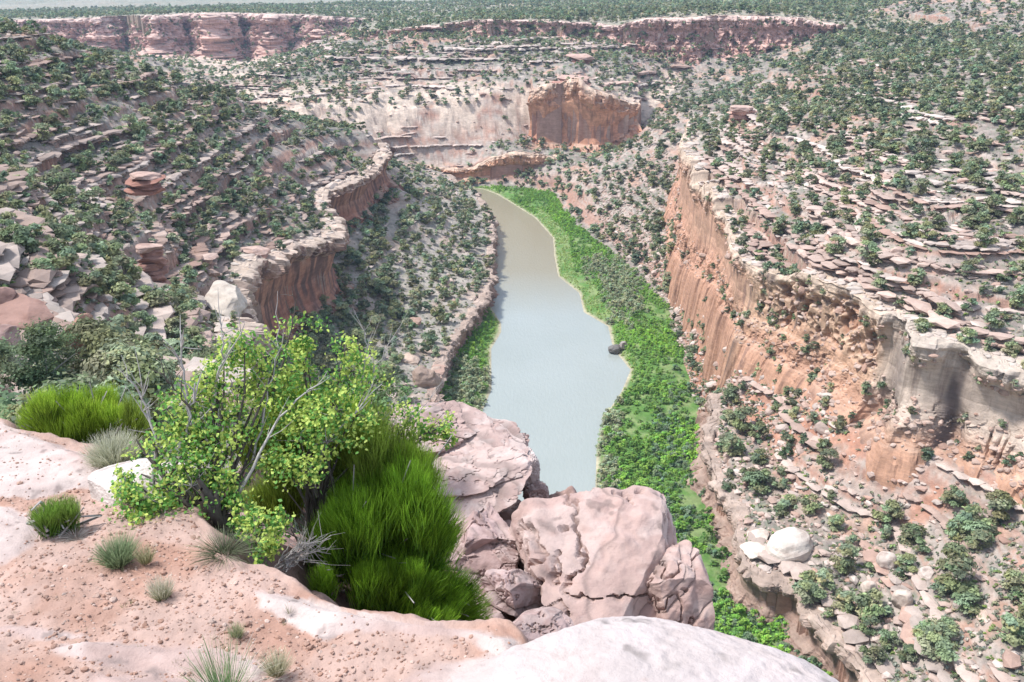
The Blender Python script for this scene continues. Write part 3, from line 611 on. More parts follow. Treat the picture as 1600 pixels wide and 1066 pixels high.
# slabs and ledge plates: long thin blocks lying along the contour
def scatter_rocks():
    N0 = 60000
    lnr = RR.uniform(math.log(35), math.log(640), N0*2); az = RR.uniform(-42*D2R, 42*D2R, N0*2)
    r = np.exp(lnr); x = np.sin(az)*r; y = np.cos(az)*r
    z, reg, sr, med, fine, big = terrain(x, y)
    u, v, d = ppix(x, y, z)
    m1 = n2(x*.045, y*.045, 27)+.5*n2(x*.15, y*.15, 28)
    pr = np.select([reg == 6, reg == 5, reg == 2, reg == 1, reg == 4, reg == 3], [.26, .24, .42, .16, .25, .25], 0.0)
    dk = np.where((reg == 5)&(y > 330), .25, 1)
    pr = pr*dk*(.35+.9*sstep(-.4, .4, m1))
    keep = (RR.random(len(x)) < pr) & (u > -60) & (u < 1660) & (v > 10) & (v < 1110) & ~hidden_fg(u, v)
    x, y, z, reg, d, m1, u, v = [q[keep] for q in (x, y, z, reg, d, m1, u, v)]
    gx, gy = lowg(x, y)
    gm = np.hypot(gx, gy)
    big_ = []
    bag = Bag()
    n = len(x); print('rocks', n)
    order = RR.permutation(n)
    proto = [rockV(np.random.default_rng(500+i), 1, (1, 1, 1), flat=1, cuts=7, rough=.08, ex=.6) for i in range(24)]
    for i in order:
        rg = reg[i]; k = RR.random()
        contour = math.atan2(gx[i], -gy[i])
        pxm = d[i]/F
        if rg in (4,) : sc = 1.5
        elif rg == 1: sc = .8
        elif rg == 2: sc = .75
        else: sc = 1.0
        if k < .34 and rg != 2 and m1[i] > -.2:     # long ledge plate
            L = RR.uniform(1.8, 6.5)*sc; W = RR.uniform(.9, 2.2)*sc; T = RR.uniform(.16, .5)*sc; rz = contour+RR.normal()*.15
            dzv = T*.55
        elif k < .72:   # slab
            L = RR.gamma(3, .35)*sc+.3; W = L*RR.uniform(.5, .9); T = L*RR.uniform(.15, .4); rz = contour+RR.normal()*.5; dzv = T*.3
        else:
            L = RR.gamma(2.2, .27)*sc+.22; W = L*RR.uniform(.6, 1); T = L*RR.uniform(.4, .8); rz = RR.uniform(0, 6.3); dzv = T*.2
        if L/pxm < 1.6: L *= 1.6; W *= 1.6; T *= 1.6
        V, Fc = proto[RR.integers(24)]
        V = rot(V*np.array([L, W, T])*.62, rz, RR.normal()*.10, RR.normal()*.10)+np.array([x[i], y[i], z[i]+dzv])
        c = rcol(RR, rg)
        if L > 1.2 and d[i] < 330 and not (x[i]**2+y[i]**2 < 900):
            big_.append((L*max(T, .5*W)/d[i]**2, i, V, Fc, c, L, W, T, rg))
        else:
            bag.add(V, Fc, c)
    return bag, big_, (x, y, z, u, v, d)
bag, big_, rk = scatter_rocks()
def ledge_chains():
    rg = RR; n = 5200
    lnr = rg.uniform(math.log(45), math.log(640), n); az = rg.uniform(-41*D2R, 41*D2R, n); r = np.exp(lnr); x = np.sin(az)*r; y = np.cos(az)*r
    z, reg, sr, med, fine, big = terrain(x, y); u, v, d = ppix(x, y, z)
    m1 = n2(x*.045, y*.045, 27)+.5*n2(x*.15, y*.15, 28)
    pr = np.select([reg == 6, reg == 5, reg == 4, reg == 3, reg == 2, reg == 1], [.30, .42, .32, .3, .03, .03], 0.0)*(.3+.9*sstep(-.3, .4, m1))
    pr = np.where((reg == 5) & (y > 340), pr*.3, pr)
    k = (rg.random(n) < pr) & (u > -80) & (u < 1680) & (v > 20) & (v < 1120) & ~hidden_fg(u, v)
    x, y, z, reg = x[k], y[k], z[k], reg[k]; n = len(x); sgn = rg.choice([-1, 1], n); sc = np.where(reg == 4, 1.9, 1.0)*rg.uniform(.7, 1.5, n)
    protos = [rockV(np.random.default_rng(560+i), 1, (1, 1, 1), flat=1, cuts=6, rough=.06, ex=.45, lo=.7) for i in range(24)]
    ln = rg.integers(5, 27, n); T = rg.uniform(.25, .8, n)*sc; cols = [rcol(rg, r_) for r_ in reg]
    stack = rg.random(n) < .6
    cnt = 0
    for step in range(27):
        gx, gy = lowg(x, y); g = np.hypot(gx, gy)+1e-6; zc = terrain(x, y)[0]
        cor = np.clip((z-zc)/g, -1.2, 1.2)*.5; x = x+gx/g*cor; y = y+gy/g*cor
        L = rg.uniform(1.4, 4.2, n)*sc; W = rg.uniform(1.3, 2.8, n)*sc; rz = np.arctan2(gx, -gy)
        reg2 = terrain(x, y)[1]
        for i in np.nonzero((step < ln) & (g > .05) & (np.abs(z-zc) < 2.5) & (reg2 == reg))[0]:
            for lv in range(2 if stack[i] else 1):
                V, Fc = protos[int(rg.integers(24))]; t = T[i]*rg.uniform(.8, 1.2)
                V = rot(V*np.array([L[i]*.62, W[i]*.6, t*.55]), rz[i]+rg.normal()*.12, rg.normal()*.04, rg.normal()*.04)
                off = (-.45 if lv else .35)*W[i]*.5
                V = V+np.array([x[i]-gx[i]/g[i]*off, y[i]-gy[i]/g[i]*off, z[i]+t*.45-lv*t*1.1+rg.normal()*.03]); bag.add(V, Fc, cols[i]*rg.uniform(.85, 1.12)); cnt += 1
        x = x-gy/g*sgn*L*.95; y = y+gx/g*sgn*L*.95
    print('ledge plates', cnt)
ledge_chains()
for ci_, Pc in enumerate(CAPP):
    pr_ = [rockV(np.random.default_rng(590+i), 2, (1, 1, 1), flat=1, cuts=7, rough=.07, ex=.5) for i in range(12)]
    for i in RR.choice(len(Pc), 1100 if ci_ == 0 else 500, replace=False):
        L = RR.gamma(2.5, .4)+.3; V, Fc = pr_[int(RR.integers(12))]
        V = rot(V*np.array([L, L*RR.uniform(.5, .9), L*RR.uniform(.15, .4)])*.6, RR.uniform(0, 6.3), RR.normal()*.07, RR.normal()*.07)+Pc[i]; bag.add(V, Fc, mix(rcol(RR, 5), np.array([.50, .44, .38]), .5))
# steep rubble apron between the right cliff and the thicket
_x, _y = sample(60000, 38, 72, 150, 420, RR); _z, _r, _s, _gx, _gy = ground(_x, _y)
_k = np.nonzero((_r == 2) & (np.hypot(_gx, _gy) > .55) & (_s < -2))[0]; APR = np.stack([_x[_k], _y[_k], _z[_k]], -1)
pr_ = [rockV(np.random.default_rng(640+i), 2, (1, 1, 1), cuts=8, rough=.07, ex=.6) for i in range(12)]
for i in RR.choice(len(APR), min(len(APR), 3800), replace=False):
    L = RR.gamma(2.2, .32)+.25; V, Fc = pr_[int(RR.integers(12))]
    V = rot(V*np.array([L, L*RR.uniform(.5, .9), L*RR.uniform(.3, .7)])*.6, RR.uniform(0, 6.3), RR.normal()*.2, RR.normal()*.2)+APR[i]; bag.add(V, Fc, rcol(RR, 5))
for i in RR.choice(len(RCP[0]), min(len(RCP[0]), 1500), replace=False):
    L = RR.gamma(2.0, .28)+.2; V, Fc = pr_[int(RR.integers(12))]
    V = rot(V*np.array([L, L*RR.uniform(.5, .9), L*RR.uniform(.3, .7)])*.6, RR.uniform(0, 6.3), RR.normal()*.2, RR.normal()*.2)+RCP[0][i]; bag.add(V, Fc, mix(rcol(RR, 5), np.array([.42, .26, .19]), .35))
big_.sort(key=lambda t: -t[0])
cand = big_[:700]
ci = np.array([t[1] for t in cand]); vis = visible(rk[0][ci], rk[1][ci], rk[2][ci]+.6)
def zone_of(reg, u, v):
    if reg == 6:
        return 'on the left slope '+('near the crest' if v < 200 else 'above the dark red cliff' if u > 280 and v < 420 else 'below the big red boulders' if v > 560 else 'at the far left edge' if u < 160 else 'in the middle of the slope')
    if reg == 5:
        return 'on the right slope '+('high up among the trees' if v < 180 else 'along the rim of the honeycombed cliff' if v > 480 or u < 1200 else 'at the right edge' if u > 1480 else 'among stacked ledges')
    if reg == 2:
        return 'on the right bench '+('below the pale buttress' if v > 740 and u > 1380 else 'beside the egg-shaped white boulder' if v > 760 and u < 1380 else 'on red talus under the cliff' if v > 400 else 'on the far talus by the river bend')
    if reg == 1: return 'on the left bench beside the river'
    if reg == 0: return 'on the flood plain'
    return 'on the far terraces beyond the river bend'
LMK = [('the tall rippled brown boulder', 130, 520), ('the leaning stack of red layers', 240, 415), ('the dark red capped outcrop', 228, 285), ('the pinkish outcrop near the rim', 318, 410), ('the low red outcrop above the cliff', 395, 395), ('the large pale slab at the cliff end', 352, 474),
    ('the near corner of the dark red cliff', 525, 380), ('the far corner of the dark red cliff', 600, 250), ('the far left end of the crest', 30, 80), ('the middle of the left crest', 240, 130), ('the mouth of the side canyon', 400, 165), ('the left edge of the slope', 20, 260), ('the brown boulder on the bench edge', 663, 590),
    ('the pinkish boulder on the left bench', 698, 443), ('the small red boulder on the left bench', 650, 502), ('the far bend of the river', 740, 290), ('the far orange wall', 915, 185), ('the red turret of rock', 1158, 185), ('the red ledge beside the turret', 1215, 215), ('the honeycomb pits in the cliff', 1270, 500),
    ('the pale cliff buttress', 1430, 560), ('the dark stained cliff recess', 1505, 640), ('the egg-shaped white boulder', 1232, 858), ('the upright pale boulder', 1448, 903), ('the pale disc-shaped boulder', 1530, 998), ('the red talus fan', 1180, 600), ('the bend of the right cliff rim', 1150, 390),
    ('the top right corner', 1560, 40), ('the right end of the far rimrock', 1315, 60), ('the right edge halfway up the slope', 1585, 300), ('the middle of the right slope', 1400, 290), ('the ledges behind the pale buttress', 1480, 440), ('the near edge of the right bench', 1180, 760), ('the foot of the right cliff', 1400, 760)]
ORD = 'closest,second closest,third closest,fourth closest,fifth closest,sixth closest,seventh closest,eighth closest,ninth closest,tenth closest,eleventh closest,twelfth closest'.split(',')
def single_out(items):
    '''items: (object, phrase, noun, u, v): every label names the nearest landmark, the side of it, and how near'''
    by = {}
    for o, ph, noun, u, v in items:
        d, nm, a, b = min((math.hypot(u-a, (v-b)*1.3), nm, a, b) for nm, a, b in LMK)
        dx, dy = u-a, (v-b)*1.3
        side = ('above ' if dy < -abs(dx)*.5 else 'below ' if dy > abs(dx)*.5 else '')+('left of ' if dx < -abs(dy)*.5 else 'right of ' if dx > abs(dy)*.5 else '')
        side = side.strip()
        by.setdefault((noun, side, nm), []).append((d, o, ph))
    for (noun, side, nm), l in by.items():
        l.sort(key=lambda t: t[0])
        for k, (d, o, ph) in enumerate(l):
            o['label'] = f'{ph} {side} {nm}' + ('' if len(l) == 1 else f', {ORD[k]} there' if k < 12 else f', {k+1}th closest there')
ROCKS = []
nb = 0
for ok, t in zip(vis, cand):
    _, i, V, Fc, c, L, W, T, rg = t
    if ok and nb < 290:
        nb += 1
        ctr = V.mean(0); o_r = np.random.default_rng(i)
        # finer version of the block for the ones that show
        V2, F2 = rockV(o_r, 3 if nb < 120 else 2, (L*.62, W*.62, T*.62), flat=1, cuts=8, rough=.10, ex=.6)
        V2 = rot(V2, RR.uniform(-.3, .3)+math.atan2(V[0, 1]*0+1e-6, 1), RR.normal()*.10, RR.normal()*.10) if T/L > .5 else V2
        gxx, gyy = lowg(np.array([ctr[0]]), np.array([ctr[1]])); V2 = rot(V2, math.atan2(gxx[0], -gyy[0])+RR.normal()*.15, RR.normal()*.08, RR.normal()*.08)
        me = mk_mesh('flat_rock', V2, F2, False, rock_pig(V2, c, o_r, .8))
        slab = T/L < .32
        o = link('flat_rock' if slab else 'boulder', me, M_SLAB); o.location = ctr
        u_, v_ = rk[3][i], rk[4][i]
        sz = 'long thin' if slab and L > 3.5 else 'flat' if slab else 'blocky'
        tag(o, sz+(' pale' if c[1] > .33 else ' pinkish')+(' sandstone slab ' if slab else ' boulder ')+zone_of(rg, u_, v_), 'slab' if slab else 'boulder',
            sz+(' pale' if c[1] > .33 else ' pinkish')+(' slabs ' if slab else ' boulders ')+zone_of(rg, u_, v_))
        ROCKS.append((o, sz+(' pale' if c[1] > .33 else ' pinkish')+(' slab' if slab else ' boulder'), 'slab' if slab else 'boulder', u_, v_))
    else:
        bag.add(V, Fc, c)
single_out(ROCKS)
for t in big_[700:]: bag.add(t[2], t[3], t[4])
tag(link('rubble', bag.mesh('rubble'), M_SLAB), 'countless loose sandstone blocks and ledge plates strewn over the canyon slopes', kind='stuff')

def boulder(name, label, cat, u, v, zc, wpx, hpx, dy=1.0, rz=0, tx=0, ty=0, seed=1, col=(.60, .51, .44), sub=4, cuts=10, ex=.7, rough=.08, mat=None, sink=.35, lo=.62, mode='z'):
    """a boulder standing where the pixel (u,v) meets height zc, sized in picture pixels"""
    p = WZ(u, v, zc) if mode == 'z' else WY(u, v, zc)
    d = pix(p)[2]; w = wpx*d/F/2; h = hpx*d/F/2
    rng = np.random.default_rng(seed)
    V, Fc = rockV(rng, sub, (w, w*dy, h), cuts=cuts, ex=ex, rough=rough, lo=lo)
    V = rot(V, rz, tx, ty)
    t = 1.5/max(w, .01)
    lay = n2(V[:, 2]*6/h+fbm3(V[:, 0]*t, V[:, 1]*t, V[:, 2]*t, 2), V[:, 0]*0+seed, 3)
    V = V*(1+.03*lay[:, None])
    me = mk_mesh(name, V, Fc, False, rock_pig(V, np.array(col), rng, t))
    o = link(name, me, mat or M_SLAB); gz = p[2]
    o.location = (p[0], p[1], gz)
    return tag(o, label, cat)
boulder('boulder', 'large pale egg-shaped boulder on the right bench above the green thicket', 'boulder', 1232, 858, 10.6, 78, 62, dy=.8, rz=.5, tx=.2, ty=-.25, seed=5, col=(.62, .54, .47), ex=.95, cuts=5, lo=.8, rough=.05)
boulder('boulder', 'small pale boulder just left of the large egg-shaped boulder', 'boulder', 1185, 838, 10, 36, 24, seed=6, col=(.62, .53, .45), ex=.9)
boulder('boulder', 'flat pale slab in front of the large egg-shaped boulder', 'boulder', 1178, 862, 10, 42, 18, seed=7, col=(.62, .53, .45))
boulder('boulder', 'pale rounded boulder right below the trees of the right bench centre', 'boulder', 1384, 882, 13.2, 32, 44, seed=8, col=(.56, .47, .41), ex=.9)
boulder('boulder', 'upright pale boulder on the right bench beside a tree', 'boulder', 1448, 903, 14.5, 28, 36, seed=9, col=(.56, .47, .41), ex=.9)
boulder('boulder', 'rounded tan boulder low on the right bench', 'boulder', 1410, 938, 13.6, 30, 36, seed=10, col=(.54, .44, .37), ex=.9)
boulder('boulder', 'small rounded tan boulder left of its twin low on the right bench', 'boulder', 1357, 922, 12.6, 26, 34, seed=12, col=(.54, .44, .37), ex=.9)
boulder('boulder', 'pale boulder at the right edge of the right bench', 'boulder', 1585, 876, 18.5, 48, 38, seed=13, col=(.56, .47, .41), ex=.9)
boulder('boulder', 'flat red-edged boulder low on the right bench', 'boulder', 1548, 968, 16.5, 42, 22, seed=14, col=(.54, .40, .32))
boulder('boulder', 'pale disc-shaped boulder near the bottom right of the bench', 'boulder', 1530, 998, 15.6, 30, 24, seed=15, col=(.58, .48, .41), ex=.9)
boulder('boulder', 'large brown round-topped boulder on the edge of the left bench', 'boulder', 663, 590, 9.8, 46, 46, seed=16, col=(.33, .24, .19), ex=.75, rough=.12)
boulder('boulder', 'flat pale slab on the left bench behind the brown boulder', 'boulder', 640, 562, 9.5, 40, 14, seed=17, col=(.50, .38, .30))
boulder('boulder', 'small reddish boulder alone on the left bench', 'boulder', 650, 502, 9.6, 20, 13, seed=18, col=(.42, .28, .22))
boulder('boulder', 'pinkish boulder among shrubs on the left bench', 'boulder', 698, 443, 9.0, 22, 16, seed=19, col=(.48, .36, .30))
boulder('boulder', 'dark wet boulder at the right edge of the river', 'boulder', 960, 546, .9, 20, 15, seed=20, col=(.16, .15, .14), cuts=6)
boulder('boulder', 'grey boulder beside the dark wet one at the river edge', 'boulder', 972, 542, 1.2, 16, 17, seed=21, col=(.34, .30, .27))
boulder('boulder', 'large pale slab leaning on the near end of the dark red cliff', 'boulder', 352, 474, 160, 62, 44, seed=22, col=(.50, .43, .36), mode='y', ex=.35, ty=.35, dy=1.4, cuts=11, lo=.5, sub=5)
# big red blocks at the far left
boulder('boulder', 'tall brown boulder with a rippled right side on the left slope', 'boulder', 130, 520, 52, 82, 78, dy=.6, seed=31, col=(.33, .19, .14), ex=.3, sub=5, ty=.55, mode='y', cuts=11, lo=.52)
boulder('boulder', 'large flat-topped red block pointing right at the left edge', 'boulder', 40, 500, 50, 100, 46, dy=.8, seed=32, col=(.30, .18, .145), ex=.3, sub=5, ty=.35, mode='y', cuts=11, lo=.52)
boulder('boulder', 'dark red block at the left edge above the flat-topped block', 'boulder', 0, 480, 51, 50, 60, dy=.8, seed=33, col=(.27, .165, .14), ex=.5, mode='y', cuts=11, lo=.52)
boulder('boulder', 'mauve block at the left edge below the flat-topped block', 'boulder', 8, 532, 47, 50, 46, dy=.8, seed=34, col=(.33, .225, .2), ex=.6, mode='y', cuts=11, lo=.52)
boulder('flat_rock', 'long tilted pink slab just behind the left green ephedra bush', 'slab', 135, 578, 44, 92, 30, dy=.9, seed=35, col=(.50, .36, .31), ex=.3, sub=5, ty=.28, mode='y', cuts=6, lo=.75)
boulder('boulder', 'small pale boulder right of the rippled brown boulder', 'boulder', 168, 560, 50, 26, 26, seed=36, col=(.58, .45, .38), mode='y')
# layered outcrops standing on the left slope
def outcrop(label, u, v, y, wpx, hpx, layers, seed, col, rz=0.0, dy=.7):
    rng = np.random.default_rng(seed); p = WY(u, v, y); d = pix(p)[2]; w = wpx*d/F; h = hpx*d/F
    o = empty('layered_outcrop', p, rz); zc = -h/2
    for i in range(layers):
        t = h/layers*rng.uniform(.75, 1.2); s = w*rng.uniform(.72, 1.05)*(1.08 if i == layers-1 else 1)/2
        V, Fc = rockV(rng, 4, (s, s*dy, t*.6), flat=1, cuts=8, ex=.45, rough=.09, lo=.66)
        V = rot(V, rng.normal()*.15, rng.normal()*.03, rng.normal()*.03)
        V += np.array([rng.normal()*w*.03, rng.normal()*w*.03, zc+t/2]); zc += t*.93
        c = np.array(col)*rng.uniform(.8, 1.15) if i < layers-1 else mix(np.array(col), np.array([.5, .38, .32]), .6)
        link('rock_layer', mk_mesh('rock_layer', V, Fc, False, rock_pig(V, c, rng, .8)), M_SLAB, o)
    return tag(o, label, 'rock outcrop')
outcrop('leaning stack of red rock layers in the middle of the left slope', 240, 415, 150, 46, 80, 7, 41, (.34, .19, .15))
outcrop('dark red layered outcrop with an overhanging cap on the left slope', 228, 285, 190, 66, 34, 4, 42, (.32, .16, .12), dy=.9)
outcrop('pinkish layered outcrop beside the pale rim on the left slope', 318, 410, 178, 50, 30, 4, 43, (.42, .28, .23))
outcrop('low layered red outcrop above the dark red cliff', 395, 395, 205, 48, 26, 3, 44, (.42, .25, .20))
outcrop('red turret of layered rock at the head of the right cliff', 1158, 185, 330, 40, 42, 6, 45, (.46, .27, .21))
outcrop('red layered ledge right of the turret above the right cliff', 1215, 215, 300, 90, 22, 4, 46, (.46, .29, .24))
outcrop('red knob of stacked rock above the far orange wall', 905, 95, 560, 44, 22, 3, 47, (.42, .22, .17))
outcrop('red stack capping the far orange wall', 895, 128, 508, 60, 20, 3, 48, (.42, .22, .17))
# ------------------------------------------------------------------ trees and shrubs
def quads(rng, C, Nn, size, asp=.6):
    """little leaf-spray quads at C facing roughly Nn"""
    n = len(C); Nn = Nn/(np.linalg.norm(Nn, axis=1, keepdims=True)+1e-9)
    a = rng.normal(size=(n, 3)); T = np.cross(Nn, a); T /= np.linalg.norm(T, axis=1, keepdims=True)+1e-9
    B = np.cross(Nn, T); s = (size*rng.uniform(.6, 1.4, n))[:, None]
    V = np.stack([C-T*s-B*s*asp, C+T*s-B*s*asp*.6, C+T*s*.7+B*s*asp, C-T*s*.6+B*s*asp*.8], 1).reshape(-1, 3)
    return V, np.arange(4*n).reshape(n, 4)
def crown(rng, R, H, ncl, nf, size, c0, low=.22, loose=.22):
    """lobed foliage crown: clumps of sprays through a dome, lighter and darker clumps"""
    Vs, Fs, Cs = [], [], []; n0 = 0
    for i in range(ncl):
        a = rng.uniform(0, 6.283); t = rng.uniform(0, 1)**.6; hz = rng.uniform(low, 1)
        prof = math.sin(math.pi*min(1, (hz-low)/(1-low)*.72+.22))**.6
        cr = rng.uniform(.26, .42)*R
        c = np.array([math.cos(a)*t*R*prof*.78, math.sin(a)*t*R*prof*.78, hz*H-cr*.5])
        d = rng.normal(size=(nf, 3)); d /= np.linalg.norm(d, axis=1, keepdims=True); d[:, 2] = np.abs(d[:, 2])*.9+d[:, 2]*.1-.15
        rad = cr*(1-rng.random(nf)**2*.55)*(1+loose*rng.normal(size=nf))
        P = c+d*rad[:, None]*np.array([1.05, 1.05, .85])
        V, Fc = quads(rng, P, d+rng.normal(size=(nf, 3))*.5+np.array([-.25, 0, .75]), size*R)
        tone = rng.uniform(.72, 1.3); cc = np.array(c0)*tone*np.array([rng.uniform(.85, 1.22), 1, rng.uniform(.8, 1.15)])
        col = np.repeat(cc[None]*rng.uniform(.7, 1.35, (nf, 1)), 4, 0)
        Vs.append(V); Fs.append(Fc+n0); Cs.append(col.reshape(-1, 3)); n0 += len(V)
    return np.concatenate(Vs), np.concatenate(Fs), np.concatenate(Cs)
def tube(bag, pts, rads, k=5, col=(.16, .13, .11)):
    pts = np.asarray(pts, float); n = len(pts); T = np.gradient(pts, axis=0); T /= np.linalg.norm(T, axis=1, keepdims=True)+1e-9
    ref = np.array([.3, .2, 1.0]) if abs(T[0, 2]) < .8 else np.array([1.0, .2, .1])
    A = np.cross(T, ref); A /= np.linalg.norm(A, axis=1, keepdims=True)+1e-9; B = np.cross(T, A)
    th = np.arange(k)*2*math.pi/k
    V = pts[:, None]+(A[:, None]*np.cos(th)[None, :, None]+B[:, None]*np.sin(th)[None, :, None])*np.asarray(rads)[:, None, None]
    V = V.reshape(-1, 3); I, J = np.meshgrid(np.arange(n-1), np.arange(k), indexing='ij'); J2 = (J+1) % k
    bag.add(V, np.stack([I*k+J, I*k+J2, (I+1)*k+J2, (I+1)*k+J], -1).reshape(-1, 4), np.asarray(col, float))
def trunk_bag(rng, R, H):
    b = Bag()
    nst = rng.integers(1, 4)
    for s_ in range(nst):
        a = rng.uniform(0, 6.28); top = np.array([math.cos(a)*R*.25, math.sin(a)*R*.25, H*.7])
        p0 = np.array([0, 0, -.25]); mid = top*.5+rng.normal(size=3)*.12*R
        tube(b, [p0, mid*.5, mid, top*.8, top], np.array([.09, .075, .06, .04, .02])*H*.35)
        for q in range(3):
            a2 = rng.uniform(0, 6.28); e = mid+np.array([math.cos(a2)*R*.7, math.sin(a2)*R*.7, rng.uniform(.05, .4)*H])
            tube(b, [mid, mid*.5+e*.5+rng.normal(size=3)*.05, e], np.array([.05, .03, .01])*H*.35, 4)
    return b
JC = (.27, .305, .175)
PROTO = []; HI = []
for i in range(8):
    rg_ = np.random.default_rng(900+i); R, H = 1.0, rg_.uniform(1.45, 2.0)
    V, Fc, C = crown(rg_, R, H, 15, 95, .105, JC)
    cm = mk_mesh('crown', V, Fc, False, C); tm = trunk_bag(rg_, R, H).mesh('trunk', True)
    V2, F2, C2 = crown(rg_, R, H, 9, 34, .17, JC)
    V3, F3, C3 = crown(rg_, R, H, 5, 10, .30, JC)
    rg2 = np.random.default_rng(900+i); VH, FH, CH = crown(rg2, R, H, 24, 330, .045, JC); hm = mk_mesh('crown', VH, FH, False, CH) if i < 4 else None
    HI.append(hm); PROTO.append((cm, tm, (V2, F2, C2), (V3, F3, C3), (V, Fc, C), (VH, FH, CH)))
def place_trees():
    rg = RR
    # near to middle distance, then the plateau
    xs, ys = [], []
    for (y0, y1, half, cell) in ((24, 130, 140, 3.6), (130, 340, 300, 3.9), (340, 700, 620, 4.6), (700, 1500, 1250, 7.0)):
        gx, gy = np.meshgrid(np.arange(-half, half, cell), np.arange(y0, y1, cell)); n = gx.size
        xs.append(gx.ravel()+rg.uniform(-.48, .48, n)*cell); ys.append(gy.ravel()+rg.uniform(-.48, .48, n)*cell)
    x = np.concatenate(xs); y = np.concatenate(ys)
    z0 = np.full(len(x), 60.0); u, v, d = ppix(x, y, z0)
    k = (u > -260) & (u < 1860) & (np.abs(x) < .78*y+14); x, y = x[k], y[k]
    z, reg, sr, gx, gy = ground(x, y); u, v, d = ppix(x, y, z)
    gm = np.hypot(gx, gy)
    cl = n2(x*.03, y*.03, 201)+.6*n2(x*.09, y*.09, 203)
    dl = poly_sd(x, y, LEFT); dh = poly_sd(x, y, HIGH)
    p = np.zeros(len(x))
    p = np.where(reg == 6, .84+.30*cl, p)
    p = np.where(reg == 5, np.clip(.62+.26*cl+.6*sstep(52, 66, z)*sstep(200, 330, y), .08, .92), p)
    p = np.where((reg == 5) & (y > 380), .80+.25*cl, p)
    p = np.where(reg == 1, np.where(dl > -22, .98, .7+.3*cl), p)
    p = np.where((reg == 1) & (y > 250), .8, p)
    p = np.where(reg == 2, np.where(y < 230, .56+.28*cl, .55+.2*cl), p)
    p = np.where((reg == 2) & (dh > -9) & (y < 240), .03, p)
    p = np.where((reg == 2) & (y > 425) & (z < 12), .95, p)
    p = np.where(reg == 3, .5+.3*cl, p)
    p = np.where(reg == 4, .72+.5*cl, p)
    p = np.where((reg == 4) & (z < 36) & (y > 430), .12+.2*cl, p)
    p = np.where(gm > 1.4, p*.25, p); p = np.where(reg == 0, 0, p)
    p = np.where((reg == 5) & (dh < 6), p*.25, p); p = np.where((reg == 6) & (dl < 5), p*.2, p)
    for (a, b, ra) in ((1232, 858, 62), (1180, 850, 40), (1384, 882, 26), (1448, 903, 24), (1410, 938, 26), (1357, 922, 22), (663, 590, 36), (130, 520, 60), (40, 500, 60), (352, 474, 40), (240, 415, 36), (228, 285, 36)):
        p = np.where(np.hypot(u-a, v-b-8) < ra, 0, p)
    k = rg.random(len(x)) < p
    x, y, z, reg, u, v, d, cl = [q[k] for q in (x, y, z, reg, u, v, d, cl)]
    s = np.select([reg == 6, reg == 5, reg == 2, reg == 1, reg == 4], [1.85, 1.85, 2.1, 1.8, 1.9], 1.8)*(.45+1.0*rg.beta(1.6, 1.9, len(x)))
    s = np.where((reg == 5) & (y > 450), s*1.25, s); s = np.where((reg == 1) & (poly_sd(x, y, LEFT) > -20), s*1.25, s)
    return x, y, z, reg, u, v, d, s
TX, TY_, TZ, TREG, TU, TV, TD, TS = place_trees()
print('trees', len(TX))
for Pf, cnt_, rg_i, s_lo, s_hi in [(f_, 700 + 1100*k_, 4, .9, 2.2) for k_, f_ in enumerate(FARP)]+[(RCP[0], 150, 2, .45, 1.4), (APR, 420, 2, .5, 1.7), (CAPP[0], 70, 5, .8, 1.9), (CAPP[1], 45, 6, .8, 1.7)]:
    i = RR.choice(len(Pf), min(len(Pf), cnt_), replace=False); q = Pf[i]; m = len(q)
    uu, vv, dd = ppix(q[:, 0], q[:, 1], q[:, 2])
    TX, TY_, TZ, TREG, TU, TV, TD, TS = [np.concatenate([a_, b_]) for a_, b_ in ((TX, q[:, 0]), (TY_, q[:, 1]), (TZ, q[:, 2]), (TREG, np.full(m, rg_i)), (TU, uu), (TV, vv), (TD, dd), (TS, RR.uniform(s_lo, s_hi, m)))]
tin = (TU > -20) & (TU < 1620) & (TV > 2) & (TV < 1075) & ~hidden_fg(TU, TV)
tout = ~tin & ((TU < -260) | (TU > 1860) | (TV > 1300)); 
order = np.argsort(-(TS/TD)*tin)[:640]
tv = visible(TX[order], TY_[order], TZ[order]+TS[order]*1.2)
chosen = order[tv][:296]
cset = set(int(i) for i in chosen)
SIZEW = lambda s: 'small' if s < 1.25 else 'large' if s > 1.85 else 'medium-sized'
TREES = []
for q, i in enumerate(chosen):
    i = int(i); pr = PROTO[q % 8]; s = TS[i]
    root = empty('juniper_tree', (TX[i], TY_[i], TZ[i]-.05), RR.uniform(0, 6.28)); root.scale = (s, s, s*RR.uniform(.8, 1.15))
    for nm, me, mt in (('trunk', pr[1], M_BARK), ('crown', HI[q % 4] if s/TD[i]*F > 38 else pr[0], M_LEAF)): link(nm, me, mt, root)
    zn = zone_of(TREG[i], TU[i], TV[i])
    ph = SIZEW(s)+' dark green juniper '+zn
    tag(root, ph, 'tree', SIZEW(s)+' junipers '+zn); TREES.append((root, SIZEW(s)+' juniper', 'juniper', TU[i], TV[i]))
single_out(TREES)
V_, F_, C_, n0 = [], [], [], 0
